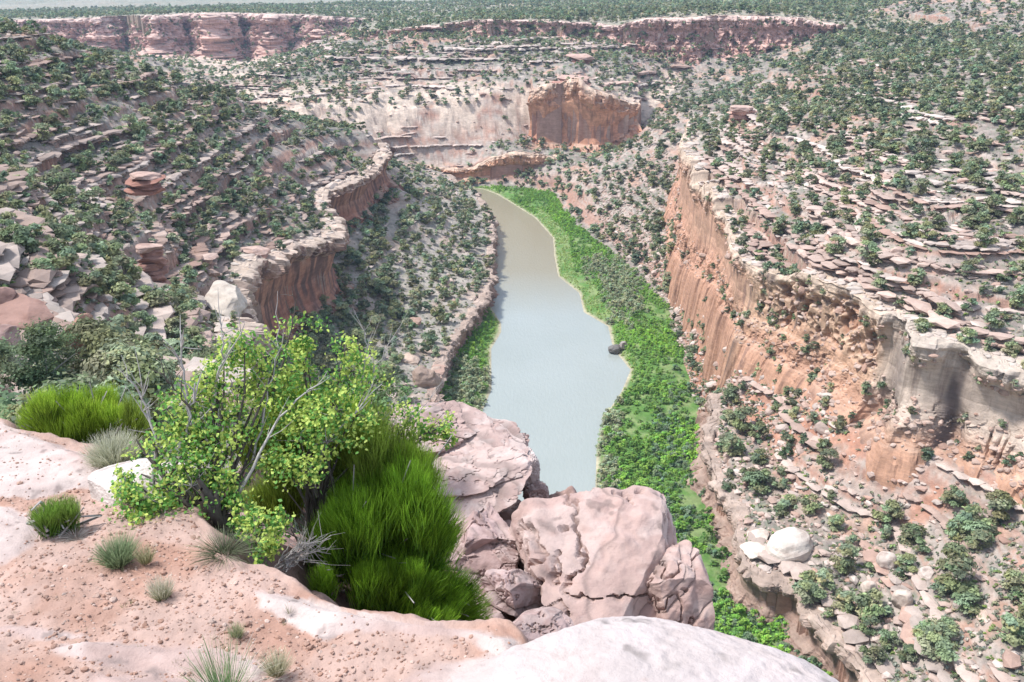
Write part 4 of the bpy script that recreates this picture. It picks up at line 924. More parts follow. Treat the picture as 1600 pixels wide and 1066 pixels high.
for i in range(len(TX)):
    if i in cset: continue
    if TU[i] < -200 or TU[i] > 1800 or TV[i] > 1500: continue
    px = TS[i]/TD[i]*F
    lod = 5 if px > 60 else 4 if px > 22 else 2 if px > 5.5 else 3
    V, Fc, C = PROTO[int(RR.integers(8))][lod]
    s = TS[i]; a = RR.uniform(0, 6.28); c, sn = math.cos(a)*s, math.sin(a)*s
    W = np.empty_like(V); W[:, 0] = V[:, 0]*c-V[:, 1]*sn+TX[i]; W[:, 1] = V[:, 0]*sn+V[:, 1]*c+TY_[i]; W[:, 2] = V[:, 2]*s*RR.uniform(.8, 1.1)+TZ[i]-.05
    V_.append(W); F_.append(Fc+n0); C_.append(C*RR.uniform(.65, 1.35)*np.array([RR.uniform(.9, 1.12), 1, RR.uniform(.9, 1.1)])); n0 += len(V)
tag(link('juniper_woodland', mk_mesh('juniper_woodland', np.concatenate(V_), np.concatenate(F_), False, np.concatenate(C_)), M_LEAF), 'dotted grey-green juniper and pinyon woodland covering the canyon slopes and plateau', kind='stuff')
print('woodland faces', sum(len(f) for f in F_))
# low scrub
def scrub():
    rg = RR; n = 76000
    lnr = rg.uniform(math.log(34), math.log(300), n); az = rg.uniform(-41*D2R, 41*D2R, n); r = np.exp(lnr); x = np.sin(az)*r; y = np.cos(az)*r
    z, reg, sr, med, fine, big = terrain(x, y); u, v, d = ppix(x, y, z)
    k = (reg > 0) & (u > -60) & (u < 1660) & (v < 1120) & ~hidden_fg(u, v) & (rg.random(n) < .66)
    k &= ~((reg == 2) & (poly_sd(x, y, HIGH) > -9) & (y < 240) & (rg.random(n) < .8))
    V_, F_, C_, n0 = [], [], [], 0
    protos = [crown(np.random.default_rng(700+i), 1, .85, 3, 10, .30, (1, 1, 1), low=.1) for i in range(6)]
    ap = APR[rg.choice(len(APR), 2600)]
    for xi, yi, zi in zip(np.concatenate([x[k], ap[:, 0]]), np.concatenate([y[k], ap[:, 1]]), np.concatenate([z[k], ap[:, 2]])):
        V, Fc, C = protos[int(rg.integers(6))]; s = rg.uniform(.22, .72)
        V_.append(V*s+np.array([xi, yi, zi-.05])); F_.append(Fc+n0); n0 += len(V)
        kind = rg.random(); base = (.22, .255, .19) if kind < .6 else (.19, .28, .10) if kind < .8 else (.34, .33, .25)
        C_.append(C*np.array(base)*rg.uniform(.8, 1.25))
    tag(link('sagebrush', mk_mesh('sagebrush', np.concatenate(V_), np.concatenate(F_), False, np.concatenate(C_)), M_WILLOW), 'low grey-green sagebrush dotting the slopes', kind='stuff')
scrub()
# riverside thicket
def thicket():
    rg = RR
    V_, F_, C_, n0 = [], [], [], 0
    protos = [crown(np.random.default_rng(800+i), 1, 1.5, 7, 22, .15, (1, 1, 1), low=.1, loose=.35) for i in range(8)]
    x, y = np.meshgrid(np.arange(-60, 95, 1.25), np.arange(55, 470, 1.25)); x = x.ravel()+rg.uniform(-.6, .6, x.size); y = y.ravel()+rg.uniform(-.6, .6, y.size)
    z, reg, sr, med, fine, big = terrain(x, y); u, v, d = ppix(x, y, z)
    k = (reg == 0) & (sr < -.7) & (u > 640) & (u < 1700) & (v < 1300) & (v > 270); x, y, z, sr, u, v, d = [q[k] for q in (x, y, z, sr, u, v, d)]
    c1 = n2(x*.07, y*.045, 301)+.5*n2(x*.2, y*.2, 303)
    tam = np.zeros(len(x))
    for (a, b, ra, rb) in ((975, 455, 30, 45), (1000, 395, 22, 16), (952, 660, 20, 45), (950, 740, 18, 50), (730, 610, 34, 42), (745, 640, 25, 25), (935, 420, 26, 14)):
        tam = np.maximum(tam, .72*sstep(1.5, .3, np.hypot((u-a)/ra, (v-b)/rb)+.35*n2(x*.3, y*.3, 305)))
    strip = (sr > -6.5) & (v < 505) & (u > 840) | (sr > -2.0)
    for i in range(len(x)):
        isT = rg.random() < tam[i]
        if c1[i] < -.45 and not isT and rg.random() < .75: continue
        V, Fc, C = protos[int(rg.integers(8))]
        if isT: s = rg.uniform(.9, 1.7); base = np.array([.29, .34, .21])*rg.uniform(.75, 1.25)
        elif strip[i]: s = rg.uniform(.35, .6); base = np.array([.33, .44, .14])*rg.uniform(.85, 1.2)
        else:
            s = rg.uniform(.55, 1.15)*(1.15 if v[i] > 600 else .9)*(1.5 if rg.random() < .12 else 1); t = np.clip(c1[i]*.5+.5+rg.normal()*.25, 0, 1)
            base = mix(np.array([.14, .26, .075]), np.array([.27, .49, .08]), t)*rg.uniform(.85, 1.15)
            if v[i] > 560 and sr[i] < -12 and rg.random() < .35: base = np.array([.17, .25, .15])
        V_.append(V*np.array([s, s, s*rg.uniform(.8, 1.25)])+np.array([x[i], y[i], z[i]-.15])); F_.append(Fc+n0); n0 += len(V); C_.append(C*base)
    print('thicket', len(V_))
    tag(link('willow_thicket', mk_mesh('willow_thicket', np.concatenate(V_), np.concatenate(F_), False, np.concatenate(C_)), M_WILLOW), 'dense bright green willow and grey tamarisk thicket along both river banks', kind='stuff')
thicket()
# ------------------------------------------------------------------ foreground ledge
M_FG = mat_rock('ledge_sandstone', bump=.55, scales=(2.2, 16), speck=.22, dist=.03)
M_SAND = mat_rock('red_sand', bump=.7, scales=(5.0, 55), speck=.12, dist=.012)
M_EPH = mat_leaf('ephedra_stems', rnd=0, transl=.3, hue=0, rough=.6)
M_LEAF2 = mat_leaf('shrub_leaves', rnd=0, transl=.4, hue=0, rough=.5)
M_TWIG = mat_plain('grey_twigs', (.36, .33, .31), .9, .3, 60, .35)
M_DARK = mat_plain('dark_branches', (.085, .07, .06), .9, .3, 60, .4)
def gz0(x, y):
    return HC-2.2-.10*(y-2.4)-.05*np.maximum(0, -x-1.2)
def GP(u, v):
    a, b, c = ray(u, v); y = 3.0
    for _ in range(20):
        t = (float(gz0(a*y/b, y))-HC)/c; y = t*b
    return (a*t, b*t, HC+c*t)
RIM = [xy(GP(u, v)) for u, v in [(-260, 600), (-60, 655), (0, 662), (60, 678), (120, 702), (180, 730), (240, 745), (300, 790), (345, 850), (400, 893), (460, 925), (540, 952), (640, 968), (720, 985), (770, 998), (800, 1030), (820, 1100)]]
LEDGE = RIM+[(.4, 1.2), (-.2, .6), (-4.5, .6), (-5.2, 3.2)]
def pxpoly(l): return [xy(GP(u, v)) for u, v in l]
ROCKP = [pxpoly(l) for l in ([(-80, 640), (0, 662), (120, 702), (235, 742), (190, 752), (110, 765), (60, 775), (0, 780), (-100, 780)], [(-90, 785), (20, 792), (66, 815), (60, 845), (30, 870), (-90, 880)],
         [(385, 915), (460, 925), (640, 968), (800, 1000), (790, 1035), (700, 1000), (560, 985), (470, 970), (400, 950)], [(75, 1015), (150, 1000), (250, 1005), (340, 1012), (430, 1030), (400, 1060), (250, 1048), (120, 1040)],
         [(-90, 982), (60, 984), (130, 992), (60, 997), (-90, 996)], [(150, 1066), (240, 1050), (330, 1052), (420, 1090), (150, 1200)], [(600, 1066), (640, 1045), (720, 1035), (800, 1020), (820, 1120), (560, 1120)], [(430, 960), (520, 955), (560, 975), (500, 985)])]
SHELF = [xy(WY(u, v, y)) for u, v, y in [(-300, 640, 7), (60, 640, 6.6), (260, 660, 7.0), (420, 650, 7.4), (620, 655, 8.0), (790, 715, 7.9), (850, 800, 7.6), (1010, 800, 7.2), (1040, 900, 6.3), (1060, 1000, 5.4)]]+[(1.6, 3.6), (2.0, 2.0), (2.0, -1), (-8, -1)]
def ledge_z(x, y):
    w = .05*fbm2(x*3, y*3, 3, 310)
    s = poly_sd(x+w, y+w, LEDGE); ns = fbm2(x*2.2, y*2.2, 4, 320)
    rk = np.full(np.shape(x), -9.0)
    for P in ROCKP: rk = np.maximum(rk, poly_sd(x+.6*w, y-.6*w, P))
    top = gz0(x, y)+.035*fbm2(x*1.1, y*1.1, 3, 330)+.008*fbm2(x*9, y*9, 3, 335)+.03*sstep(0, .08, rk)+.006*fbm2(x*40, y*40, 2, 337)*sstep(.02, -.02, rk)
    top = top-.5*np.maximum(0, .10-s)**1.5*(s > 0)
    o = np.maximum(0, -s)
    dz = np.minimum(2.2*o, .35+.9*(o-.16)*1.0+.10*ns)*(o > 0)
    dz = np.where(o > .24, .40+.80*(o-.24)+.12*ns*sstep(.24, .5, o), .40*(o/.24)**1.8)
    z = top-np.minimum(dz, 2.3+.25*ns)
    q = poly_sd(x+.2*ns, y+.2*ns, SHELF)
    z = z-np.maximum(0, -q)*4.5*(s < 0)
    return np.maximum(z, 84), s, rk, q
def build_ledge():
    xs = np.linspace(-7.5, 3.4, 760); ys = np.linspace(-.5, 10.5, 760); X, Yg = np.meshgrid(xs, ys, indexing='ij'); x, y = X.ravel(), Yg.ravel()
    z, s, rk, q = ledge_z(x, y)
    n = len(x); b1 = fbm2(x*2.5, y*2.5, 4, 340); b2 = fbm2(x*14, y*14, 3, 345)
    sand = cmix(np.tile(np.array([.385, .235, .18]), (n, 1)), np.array([.43, .295, .245]), sstep(-.5, .6, b1))
    sand = cmix(sand, np.array([.35, .185, .13]), sstep(.2, 1.0, -b1+.3*b2)*.5)
    rock = cmix(np.tile(np.array([.50, .395, .36]), (n, 1)), np.array([.42, .30, .265]), sstep(-.3, .7, b1+.2*b2)); rock = cmix(rock, np.array([.52, .44, .40]), sstep(.2, .8, -b1)*.5)
    rock = cmix(rock, np.array([.16, .13, .12]), sstep(.75, 1.1, b2)*.6)
    c = cmix(sand, rock, sstep(-.015, .02, rk+.02*b2))
    out = sstep(.02, .12, -s); c = cmix(c, cmix(np.tile(np.array([.33, .22, .19]), (n, 1)), np.array([.22, .14, .12]), sstep(-.2, .6, b1)), out)
    me = mk_mesh('ledge_ground', np.stack([x, y, z], -1), grid_faces(760, 760)[:, ::-1], True, np.clip(c, .02, .85))
    zz = z.reshape(760, 760); 
    return tag(link('ledge_ground', me, M_SAND), 'pinkish slickrock ledge covered in red sand and gravel at the canyon rim', kind='structure')
build_ledge()
def gravel():
    rg = np.random.default_rng(55); protos = [rockV(np.random.default_rng(600+i), 1, (1, 1, .6), cuts=6, rough=.1) for i in range(10)]; bag = Bag()
    x = rg.uniform(-4.4, .3, 42000); y = rg.uniform(1.7, 5.2, 42000); z, s, rk, q = ledge_z(x, y); c1 = fbm2(x*2, y*2, 3, 350)
    k = (s > .03) & (rg.random(42000) < np.where(rk > .01, .10, .75+.2*c1)); 
    for a, b, c, r_ in zip(x[k], y[k], z[k], rk[k]):
        V, Fc = protos[int(rg.integers(10))]; sz = min(.017, .0025+.0022*rg.gamma(1.3, 1))*(1.0)
        col = mix(np.array([.36, .21, .155]), np.array([.52, .39, .33]), rg.random()**2)*rg.uniform(.75, 1.15)
        bag.add(rot(V*sz, rg.uniform(0, 6.3), rg.normal()*.4)+np.array([a, b, c+sz*.15]), Fc, col)
    tag(link('gravel', bag.mesh('gravel'), M_SAND), 'fine red gravel and stone chips scattered on the sandy ledge', kind='stuff')
gravel()
def strata_rock(name, label, c, r, seed, nrm=(.2, -.35, 1), th=.09, amp=.06, ex=.55, cols=((.62, .50, .46), (.46, .32, .28)), nu=420, nv=260, rough=.10, big=.12, rz=0, top_light=(.66, .57, .53), parent=None, mat=None, fine=.012, tilt=(0, 0)):
    """a bedded sandstone block: squared ellipsoid stepped along tilted bedding planes"""
    u = np.linspace(0, 2*math.pi, nu, endpoint=False); v = np.linspace(-math.pi/2, math.pi/2, nv); U, Vv = np.meshgrid(u, v, indexing='ij')
    pw = lambda t, e: np.sign(t)*np.abs(t)**e
    X = pw(np.cos(Vv), ex)*pw(np.cos(U), ex+.15); Yy = pw(np.cos(Vv), ex)*pw(np.sin(U), ex+.15); Zz = pw(np.sin(Vv), ex)
    P = np.stack([X, Yy, Zz], -1)*np.array(r); cs, sn = math.cos(rz), math.sin(rz)
    P = rot(P.reshape(-1, 3), 0, tilt[0], tilt[1]).reshape(P.shape)@np.array([[cs, sn, 0], [-sn, cs, 0], [0, 0, 1]])
    rad = P/(np.linalg.norm(P, axis=-1, keepdims=True)+1e-9); m = min(r)
    o = np.random.default_rng(seed).uniform(0, 300, 3); R = float(np.mean(r))
    q = P/R
    b = fbm3(q[..., 0]*1.1+o[0], q[..., 1]*1.1+o[1], q[..., 2]*1.1+o[2], 3)
    P = P+rad*(big*R*b)[..., None]
    rg = np.random.default_rng(seed+1)
    for i in range(7):
        nn_ = rg.normal(size=3); nn_[2] *= .5; nn_ /= np.linalg.norm(nn_); d = rg.uniform(.72, .98)*np.sqrt(((np.array(r)*nn_)**2).sum())
        ov = np.maximum(0, P@nn_-d); P = P-ov[..., None]*nn_
    nr = np.array(nrm, float); nr /= np.linalg.norm(nr)
    w = P@nr+.06*R*fbm3(q[..., 0]*1.6+o[1], q[..., 1]*1.6, q[..., 2]*1.6+o[2], 3)+.012*fbm3(q[..., 0]*9, q[..., 1]*9, q[..., 2]*9+o[0], 2)
    TH = rg.uniform(.25, 1.9, 120)*th; LV = np.concatenate([[0], np.cumsum(TH)])-TH.sum()/2; OF = rg.uniform(-1, 1, 121)
    i = np.clip(np.searchsorted(LV, w)-1, 0, 118); f = (w-LV[i])/TH[i]
    off = OF[i]+(OF[i+1]-OF[i])*sstep(.80, 1, f)
    crack = sstep(.10, .0, np.minimum(f, 1-f)*TH[i]/th)
    on = sstep(-.35, .2, fbm3(q[..., 0]*2+o[2], q[..., 1]*2, q[..., 2]*2+o[1], 2))*.7+.3
    lat = rad-nr*(rad@nr)[..., None]; lat /= np.linalg.norm(lat, axis=-1, keepdims=True)+.35
    P = P+lat*((off*amp-crack*amp*.55)*on)[..., None]
    g = fbm3(q[..., 0]*5+o[0], q[..., 1]*5, q[..., 2]*5, 4, .6)
    P = P+rad*(rough*.25*R*g*.5)[..., None]+rad*(fine*fbm3(q[..., 0]*22, q[..., 1]*22, q[..., 2]*22, 2))[..., None]
    du = np.gradient(P, axis=0); dv = np.gradient(P, axis=1); nn = np.cross(du, dv); nn /= np.linalg.norm(nn, axis=-1, keepdims=True)+1e-9
    A, B = np.array(cols[0]), np.array(cols[1])
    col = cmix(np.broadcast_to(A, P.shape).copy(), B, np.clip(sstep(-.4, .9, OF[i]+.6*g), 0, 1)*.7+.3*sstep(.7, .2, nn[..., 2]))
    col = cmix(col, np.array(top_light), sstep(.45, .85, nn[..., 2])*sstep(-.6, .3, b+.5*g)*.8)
    col = cmix(col, np.array([.15, .11, .10]), crack*on*.5)
    col = cmix(col, np.array([.14, .12, .11]), sstep(.75, 1.1, fbm3(q[..., 0]*7, q[..., 1]*7+o[0], q[..., 2]*7, 3))*.55)
    me = mk_mesh(name, P.reshape(-1, 3), grid_faces(nu, nv, True), True, np.clip(col, .02, .85).reshape(-1, 3))
    o_ = link(name, me, mat or M_FG, parent); o_.location = c
    if label: tag(o_, label, 'rock')
    return o_
DK = ((.42, .30, .28), (.30, .20, .18)); DKT = (.50, .39, .36)
def crag(name, label, c, r, seed, cols=DK, top=DKT, rz=0, tilt=(0, 0), sub=6, cuts=16, nrm=(-.2, -.2, 1), th=.06, amp=.03, ex=.45, lo=.45, parent=None):
    rng = np.random.default_rng(seed); V, Fc = rockV(rng, sub, (1, 1, 1), cuts=cuts, ex=ex, rough=.10, lo=lo, flat=0)
    V = V*np.array(r); nr = np.array(nrm, float); nr /= np.linalg.norm(nr); R = float(np.mean(r))
    q = V/R; w = V@nr+.05*R*fbm3(q[:, 0]*1.7, q[:, 1]*1.7, q[:, 2]*1.7+seed, 3)
    TH = rng.uniform(.3, 2.2, 90)*th; LVv = np.concatenate([[0], np.cumsum(TH)])-TH.sum()/2; OF = rng.uniform(-1, 1, 91)
    i = np.clip(np.searchsorted(LVv, w)-1, 0, 88); f = (w-LVv[i])/TH[i]; off = OF[i]+(OF[i+1]-OF[i])*sstep(.8, 1, f); crack = sstep(.012, 0, np.minimum(f, 1-f)*TH[i])
    rad = V/(np.linalg.norm(V, axis=1, keepdims=True)+1e-9); lat = rad-nr*(rad@nr)[:, None]
    V = V+lat*(off*amp-crack*amp*.5)[:, None]+rad*(.03*R*fbm3(q[:, 0]*4, q[:, 1]*4+seed, q[:, 2]*4, 3))[:, None]
    rdg = np.abs(fbm3(q[:, 0]*1.6+seed, q[:, 1]*1.6, q[:, 2]*1.6, 4, .6)); V = V-rad*(.10*R*sstep(.12, 0, rdg))[:, None]
    V = rot(V, rz, tilt[0], tilt[1])
    A, B = np.array(cols[0]), np.array(cols[1]); g = fbm3(q[:, 0]*3, q[:, 1]*3, q[:, 2]*3+seed, 3)
    col = cmix(np.tile(A, (len(V), 1)), B, np.clip(.5+.5*OF[i]+.6*g, 0, 1)); col = cmix(col, np.array(top), sstep(.0, .6, g)*.6); col = cmix(col, np.array([.14, .11, .10]), np.maximum(crack*.5, sstep(.6, .9, fbm3(q[:, 0]*8, q[:, 1]*8, q[:, 2]*8, 2))*.5))
    o = link(name, mk_mesh(name, V, Fc, False, np.clip(col, .02, .85)), M_FG, parent); o.location = c
    if label: tag(o, label, 'rock')
    return o
lr = empty('layered_rock', WY(705, 735, 7.5)); lr0 = np.array(lr.location)
for j, (u, v, y, r, sd, rz_, tl) in enumerate([(672, 668, 8.0, (.80, .50, .14), 3, .35, (.10, .06)), (735, 715, 7.6, (.62, .40, .11), 4, .45, (.12, -.05)), (722, 742, 7.25, (.66, .36, .10), 5, .50, (.14, -.08)), (748, 765, 7.1, (.60, .34, .10), 6, .50, (.10, -.12)), (700, 780, 7.2, (.55, .5, .30), 7, .4, (0, 0)), (700, 720, 7.9, (.75, .5, .25), 8, .4, (0, 0))]):
    ob = crag('rock_layer', None, tuple(np.array(WY(u, v, y))-lr0), r, sd, cols=((.50, .37, .33), (.36, .24, .21)), top=(.56, .46, .42), rz=rz_, tilt=tl, sub=7, cuts=13, nrm=(-.12, -.14, 1), th=.05, amp=.05, ex=.32, lo=.62, parent=lr)
tag(lr, 'pale pink rock of stacked tilted layers jutting out above the river', 'rock')
crag('canyon_rock', 'large pink boulder with slanting ridges on its right side below the dome rock', WY(945, 905, 6.15), (.71, .80, .62), 9, cols=((.46, .33, .29), (.38, .25, .22)), top=(.52, .41, .37), sub=7, cuts=12, nrm=(-.55, -.1, 1), th=.16, amp=.022, ex=.34, lo=.60, rz=.25)
crag('canyon_rock', 'pinkish mass falling away at the lower right of the large boulder', WY(1032, 965, 5.85), (.36, .45, .55), 10, cols=((.44, .31, .27), (.36, .24, .21)), top=(.48, .37, .33), sub=7, nrm=(-.8, .1, .8), th=.1, amp=.03, ex=.4, lo=.6)
strata_rock('canyon_rock', 'grey-pink block wedged behind the right tip of the layered rock', WY(818, 735, 7.7), (.16, .2, .18), 21, th=.06, amp=.02, cols=((.50, .40, .38), (.36, .28, .26)), nu=200, nv=120)
strata_rock('canyon_rock', 'small dark block above the left shoulder of the large pink boulder', WY(838, 772, 7.5), (.12, .14, .10), 22, th=.06, amp=.02, cols=DK, nu=160, nv=100, top_light=DKT)
for j, (u, v, y, rx, ry, rz_, sd, lab) in enumerate([(752, 838, 6.5, .40, .40, .24, 31, 'dark red wedge undercutting the layered rock'), (765, 905, 6.1, .30, .34, .26, 32, 'mauve broken block in the shaded gap beside the green bush'),
    (745, 962, 5.6, .28, .30, .22, 33, 'lowest mauve block at the right foot of the green bush'), (812, 935, 5.7, .26, .30, .24, 34, 'cracked brownish block left of the hollow in the large boulder'), (818, 845, 6.6, .22, .24, .10, 35, 'small overhanging red ledge left of the large pink boulder'),
    (838, 985, 5.2, .34, .30, .2, 36, 'mauve block just behind the crest of the white dome rock'), (790, 880, 6.2, .2, .2, .14, 37, 'small tilted mauve block in the middle of the shaded gap'), (730, 880, 6.2, .26, .26, .2, 38, 'dark block tucked behind the right edge of the green bush'), (800, 905, 5.95, .10, .10, .07, 39, 'little square reddish stone resting in the shaded gap')]):
    crag('canyon_rock', lab, WY(u, v, y), (rx, ry, rz_), sd, rz=j*.7, tilt=(.15, .2*((j % 3)-1)), cols=DK if j != 8 else ((.48, .26, .2), (.42, .22, .17)))
PK = ((.46, .33, .29), (.38, .26, .23))
crag('canyon_rock', 'broad pink shoulder block left of the large boulder, flat on top', WY(888, 858, 6.75), (.42, .5, .44), 51, cols=PK, top=(.52, .41, .37), sub=7, ex=.35, lo=.6, th=.10, amp=.02)
crag('canyon_rock', 'dark mauve rock mass filling the back of the shaded gap', WY(775, 890, 6.7), (.62, .45, .55), 52, sub=7, ex=.4, lo=.6)
strata_rock('dome_rock', 'smooth white domed rock filling the bottom edge of the foreground', (.385, 2.02, 97.56), (.87, .62, .56), 5, nrm=(0, .1, 1), th=.3, amp=.004, ex=.86, cols=((.50, .42, .39), (.42, .32, .29)), top_light=(.52, .45, .43), nu=500, nv=300, big=.05, rough=.03, fine=.004)
strata_rock('low_rock', 'low white mound of bare rock between the two small bushes on the ledge', (GP(215, 775)[0], GP(215, 775)[1]+.12, GP(215, 775)[2]-.03), (.36, .22, .11), 6, th=.3, amp=.003, ex=.9, cols=((.58, .50, .45), (.52, .43, .38)), top_light=(.60, .54, .50), nu=240, nv=140, big=.06, rough=.04, fine=.003)

# --- stems and blades
def blades(rng, roots, tips, w, c0, c1, bend=.15, seg=3, droop=0):
    n = len(roots); D = tips-roots; L = np.linalg.norm(D, axis=1, keepdims=True); D = D/(L+1e-9)
    a = rng.normal(size=(n, 3)); S = np.cross(D, a); S /= np.linalg.norm(S, axis=1, keepdims=True)+1e-9; Bn = np.cross(D, S)
    t = np.linspace(0, 1, seg+1)[None, :, None]
    Pm = roots[:, None]+D[:, None]*L[:, None]*t+Bn[:, None]*(np.sin(t*math.pi)*bend*L[:, None])*rng.normal(size=(n, 1, 1))
    Pm[..., 2] -= droop*(t[..., 0]**2)*L
    ww = w*(1-.75*t)*rng.uniform(.7, 1.3, (n, 1, 1))
    A = Pm-S[:, None]*ww/2; B = Pm+S[:, None]*ww/2
    V = np.stack([A, B], 2).reshape(n, -1, 3)
    k = np.arange(seg)*2; fq = np.stack([k, k+1, k+3, k+2], -1)
    Fc = (np.arange(n)[:, None, None]*(2*(seg+1))+fq[None]).reshape(-1, 4)
    tt = np.repeat(np.linspace(0, 1, seg+1), 2)[None, :, None]
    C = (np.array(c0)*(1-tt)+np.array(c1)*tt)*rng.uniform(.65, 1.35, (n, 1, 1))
    return V.reshape(-1, 3), Fc, np.broadcast_to(C, V.shape).reshape(-1, 3)
def lobe(bag, rng, c, r, n, L, lean=.55, up=1.0, w=.0032, c0=(.07, .14, .02), c1=(.25, .38, .04), bend=.06, low=-.35, side=(0, 0)):
    d = rng.normal(size=(n*2, 3)); d /= np.linalg.norm(d, axis=1, keepdims=True); d = d[d[:, 2] > low][:n]; n = len(d)
    cl = rng.normal(size=(40, 3)); cl /= np.linalg.norm(cl, axis=1, keepdims=True)
    near = np.argmax(d@cl.T, axis=1); bump_ = (rng.uniform(.66, 1.16, 40))[near]; tone = rng.uniform(.6, 1.35, 40)[near]
    tip = np.array(c)+d*np.array(r)*(rng.uniform(.62, 1.0, n)**.6*bump_)[:, None]
    dr = d*lean*np.array([1, 1, .2])+np.array([side[0], side[1], up])+.13*rng.normal(size=(n, 3)); dr /= np.linalg.norm(dr, axis=1, keepdims=True)
    ln = rng.uniform(L*.55, L*1.15, n)[:, None]
    V, Fc, C = blades(rng, tip-dr*ln, tip, w, c0, c1, bend)
    C = C*np.repeat(tone, 8)[:, None]
    bag.add(V, Fc, np.clip(C, .01, .8))
def at(u, v, y): return np.array(WY(u, v, y))
rg6 = np.random.default_rng(66)
def ephedra(label, lobes, base, woody=(.20, .17, .14), seed=1):
    rng = np.random.default_rng(seed); root = empty('ephedra_bush', base); b0 = np.array(base)
    bag = Bag(); wd = Bag()
    for (u, v, y, wpx, hpx, n, L, c0, c1, kw) in lobes:
        p = at(u, v, y); px = pix(p)[2]/F; r = (wpx*px/2, wpx*px/2*kw.pop('dy', .8), hpx*px/2); kw = dict(kw)
        if wpx < 100: lobe(bag, rng, p-b0, r, n, L, c0=c0, c1=c1, **kw)
        else:
            lobe(bag, rng, p-b0, np.array(r)*.72, int(n*.6), L*.8, c0=c0, c1=np.array(c1)*.9, **kw)
            ks = 11
            for q in range(ks):
                dd = rng.normal(size=3); dd /= np.linalg.norm(dd); dd[1] = -abs(dd[1]) if rng.random() < .7 else dd[1]; dd[2] = dd[2]*.8+.15
                tn = rng.uniform(.75, 1.3)
                lobe(bag, rng, p-b0+dd*np.array(r)*.66, np.array(r)*rng.uniform(.32, .52), int(n*1.3/ks), L*rng.uniform(.5, .75), c0=np.array(c0)*tn, c1=np.array(c1)*tn, lean=.4, **kw)
        for q in range(10):
            e = p-b0+rng.normal(size=3)*np.array(r)*.45; m_ = e*.45+rng.normal(size=3)*.05
            tube(wd, [rng.normal(size=3)*.03, m_, e], [.010, .007, .003], 5, woody)
    link('stems', bag.mesh('stems'), M_EPH, root); link('branches', wd.mesh('branches', True), M_TWIG, root)
    return tag(root, label, 'bush')
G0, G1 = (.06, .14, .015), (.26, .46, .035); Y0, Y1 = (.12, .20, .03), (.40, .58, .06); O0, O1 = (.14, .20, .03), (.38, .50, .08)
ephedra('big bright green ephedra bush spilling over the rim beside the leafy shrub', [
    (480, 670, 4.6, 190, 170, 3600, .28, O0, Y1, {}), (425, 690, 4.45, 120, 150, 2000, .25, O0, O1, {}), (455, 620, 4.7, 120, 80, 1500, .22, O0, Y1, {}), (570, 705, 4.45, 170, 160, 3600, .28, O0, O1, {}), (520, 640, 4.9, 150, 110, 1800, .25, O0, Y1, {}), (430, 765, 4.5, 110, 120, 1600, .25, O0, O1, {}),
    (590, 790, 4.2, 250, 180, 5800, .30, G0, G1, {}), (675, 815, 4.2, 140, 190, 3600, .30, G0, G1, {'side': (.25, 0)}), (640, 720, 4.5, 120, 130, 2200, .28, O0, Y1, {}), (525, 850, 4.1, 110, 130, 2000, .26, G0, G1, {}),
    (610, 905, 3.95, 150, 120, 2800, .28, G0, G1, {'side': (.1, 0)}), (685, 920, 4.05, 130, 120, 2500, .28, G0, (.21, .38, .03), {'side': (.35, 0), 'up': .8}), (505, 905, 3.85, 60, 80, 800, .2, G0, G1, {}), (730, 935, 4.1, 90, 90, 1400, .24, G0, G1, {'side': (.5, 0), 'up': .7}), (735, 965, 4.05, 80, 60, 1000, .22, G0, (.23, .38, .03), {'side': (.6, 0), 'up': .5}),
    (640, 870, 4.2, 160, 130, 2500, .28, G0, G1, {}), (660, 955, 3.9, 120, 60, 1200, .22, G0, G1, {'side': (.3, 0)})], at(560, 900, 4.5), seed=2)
ephedra('rounded bright green ephedra bush at the left edge of the ledge', [
    (95, 648, 5.0, 130, 105, 3200, .26, Y0, Y1, {}), (160, 645, 5.1, 120, 100, 3000, .26, Y0, Y1, {}), (128, 640, 5.1, 150, 110, 2600, .28, G0, (.28, .42, .03), {}), (210, 655, 5.0, 60, 90, 1200, .24, O0, O1, {'side': (.2, 0)}), (50, 655, 4.95, 50, 70, 800, .22, Y0, Y1, {'side': (-.2, 0)})], at(135, 700, 5.05), seed=3)
ephedra('small green ephedra clump on the sand at the far left', [
    (70, 802, 3.45, 60, 46, 1100, .13, G0, (.24, .38, .07), {'w': .0026}), (98, 795, 3.5, 62, 46, 1100, .13, G0, (.26, .38, .08), {'w': .0026})], GP(85, 822), seed=4)
def tuft(name, label, u, v, wpx, hpx, n, c0, c1, w=.002, lean=.5, seed=1, droop=.1, mode=None):
    rng = np.random.default_rng(seed); p = np.array(GP(u, v)) if mode is None else at(u, v, mode); px = pix(p)[2]/F; R = wpx*px/2; H = hpx*px*1.15
    a = rng.uniform(0, 6.283, n); q = np.sqrt(rng.random(n)); roots = np.stack([np.cos(a)*q*R*.35, np.sin(a)*q*R*.35, -.01*np.ones(n)], -1)
    tips = np.stack([np.cos(a)*q*R*lean*2, np.sin(a)*q*R*lean*2, H*rng.uniform(.45, 1.05, n)*(1-.35*q)], -1)+rng.normal(size=(n, 3))*R*.08
    V, Fc, C = blades(rng, roots, tips, w, c0, c1, .10, droop=droop)
    o = link(name, mk_mesh(name, V, Fc, False, np.clip(C, .01, .8)), M_EPH); o.location = p
    return tag(o, label, 'plant')
STR0, STR1 = (.22, .20, .11), (.62, .55, .42); SG0, SG1 = (.12, .16, .08), (.30, .38, .20)
tuft('dry_shrub', 'pale straw-coloured dry shrub in front of the left ephedra bush', 180, 727, 96, 62, 1500, (.22, .26, .12), (.62, .60, .46), w=.003, lean=.5, seed=11)
tuft('sage_tuft', 'wide grey-green tuft in the middle of the sandy ledge', 185, 878, 74, 50, 900, SG0, SG1, w=.0022, lean=.55, seed=12)
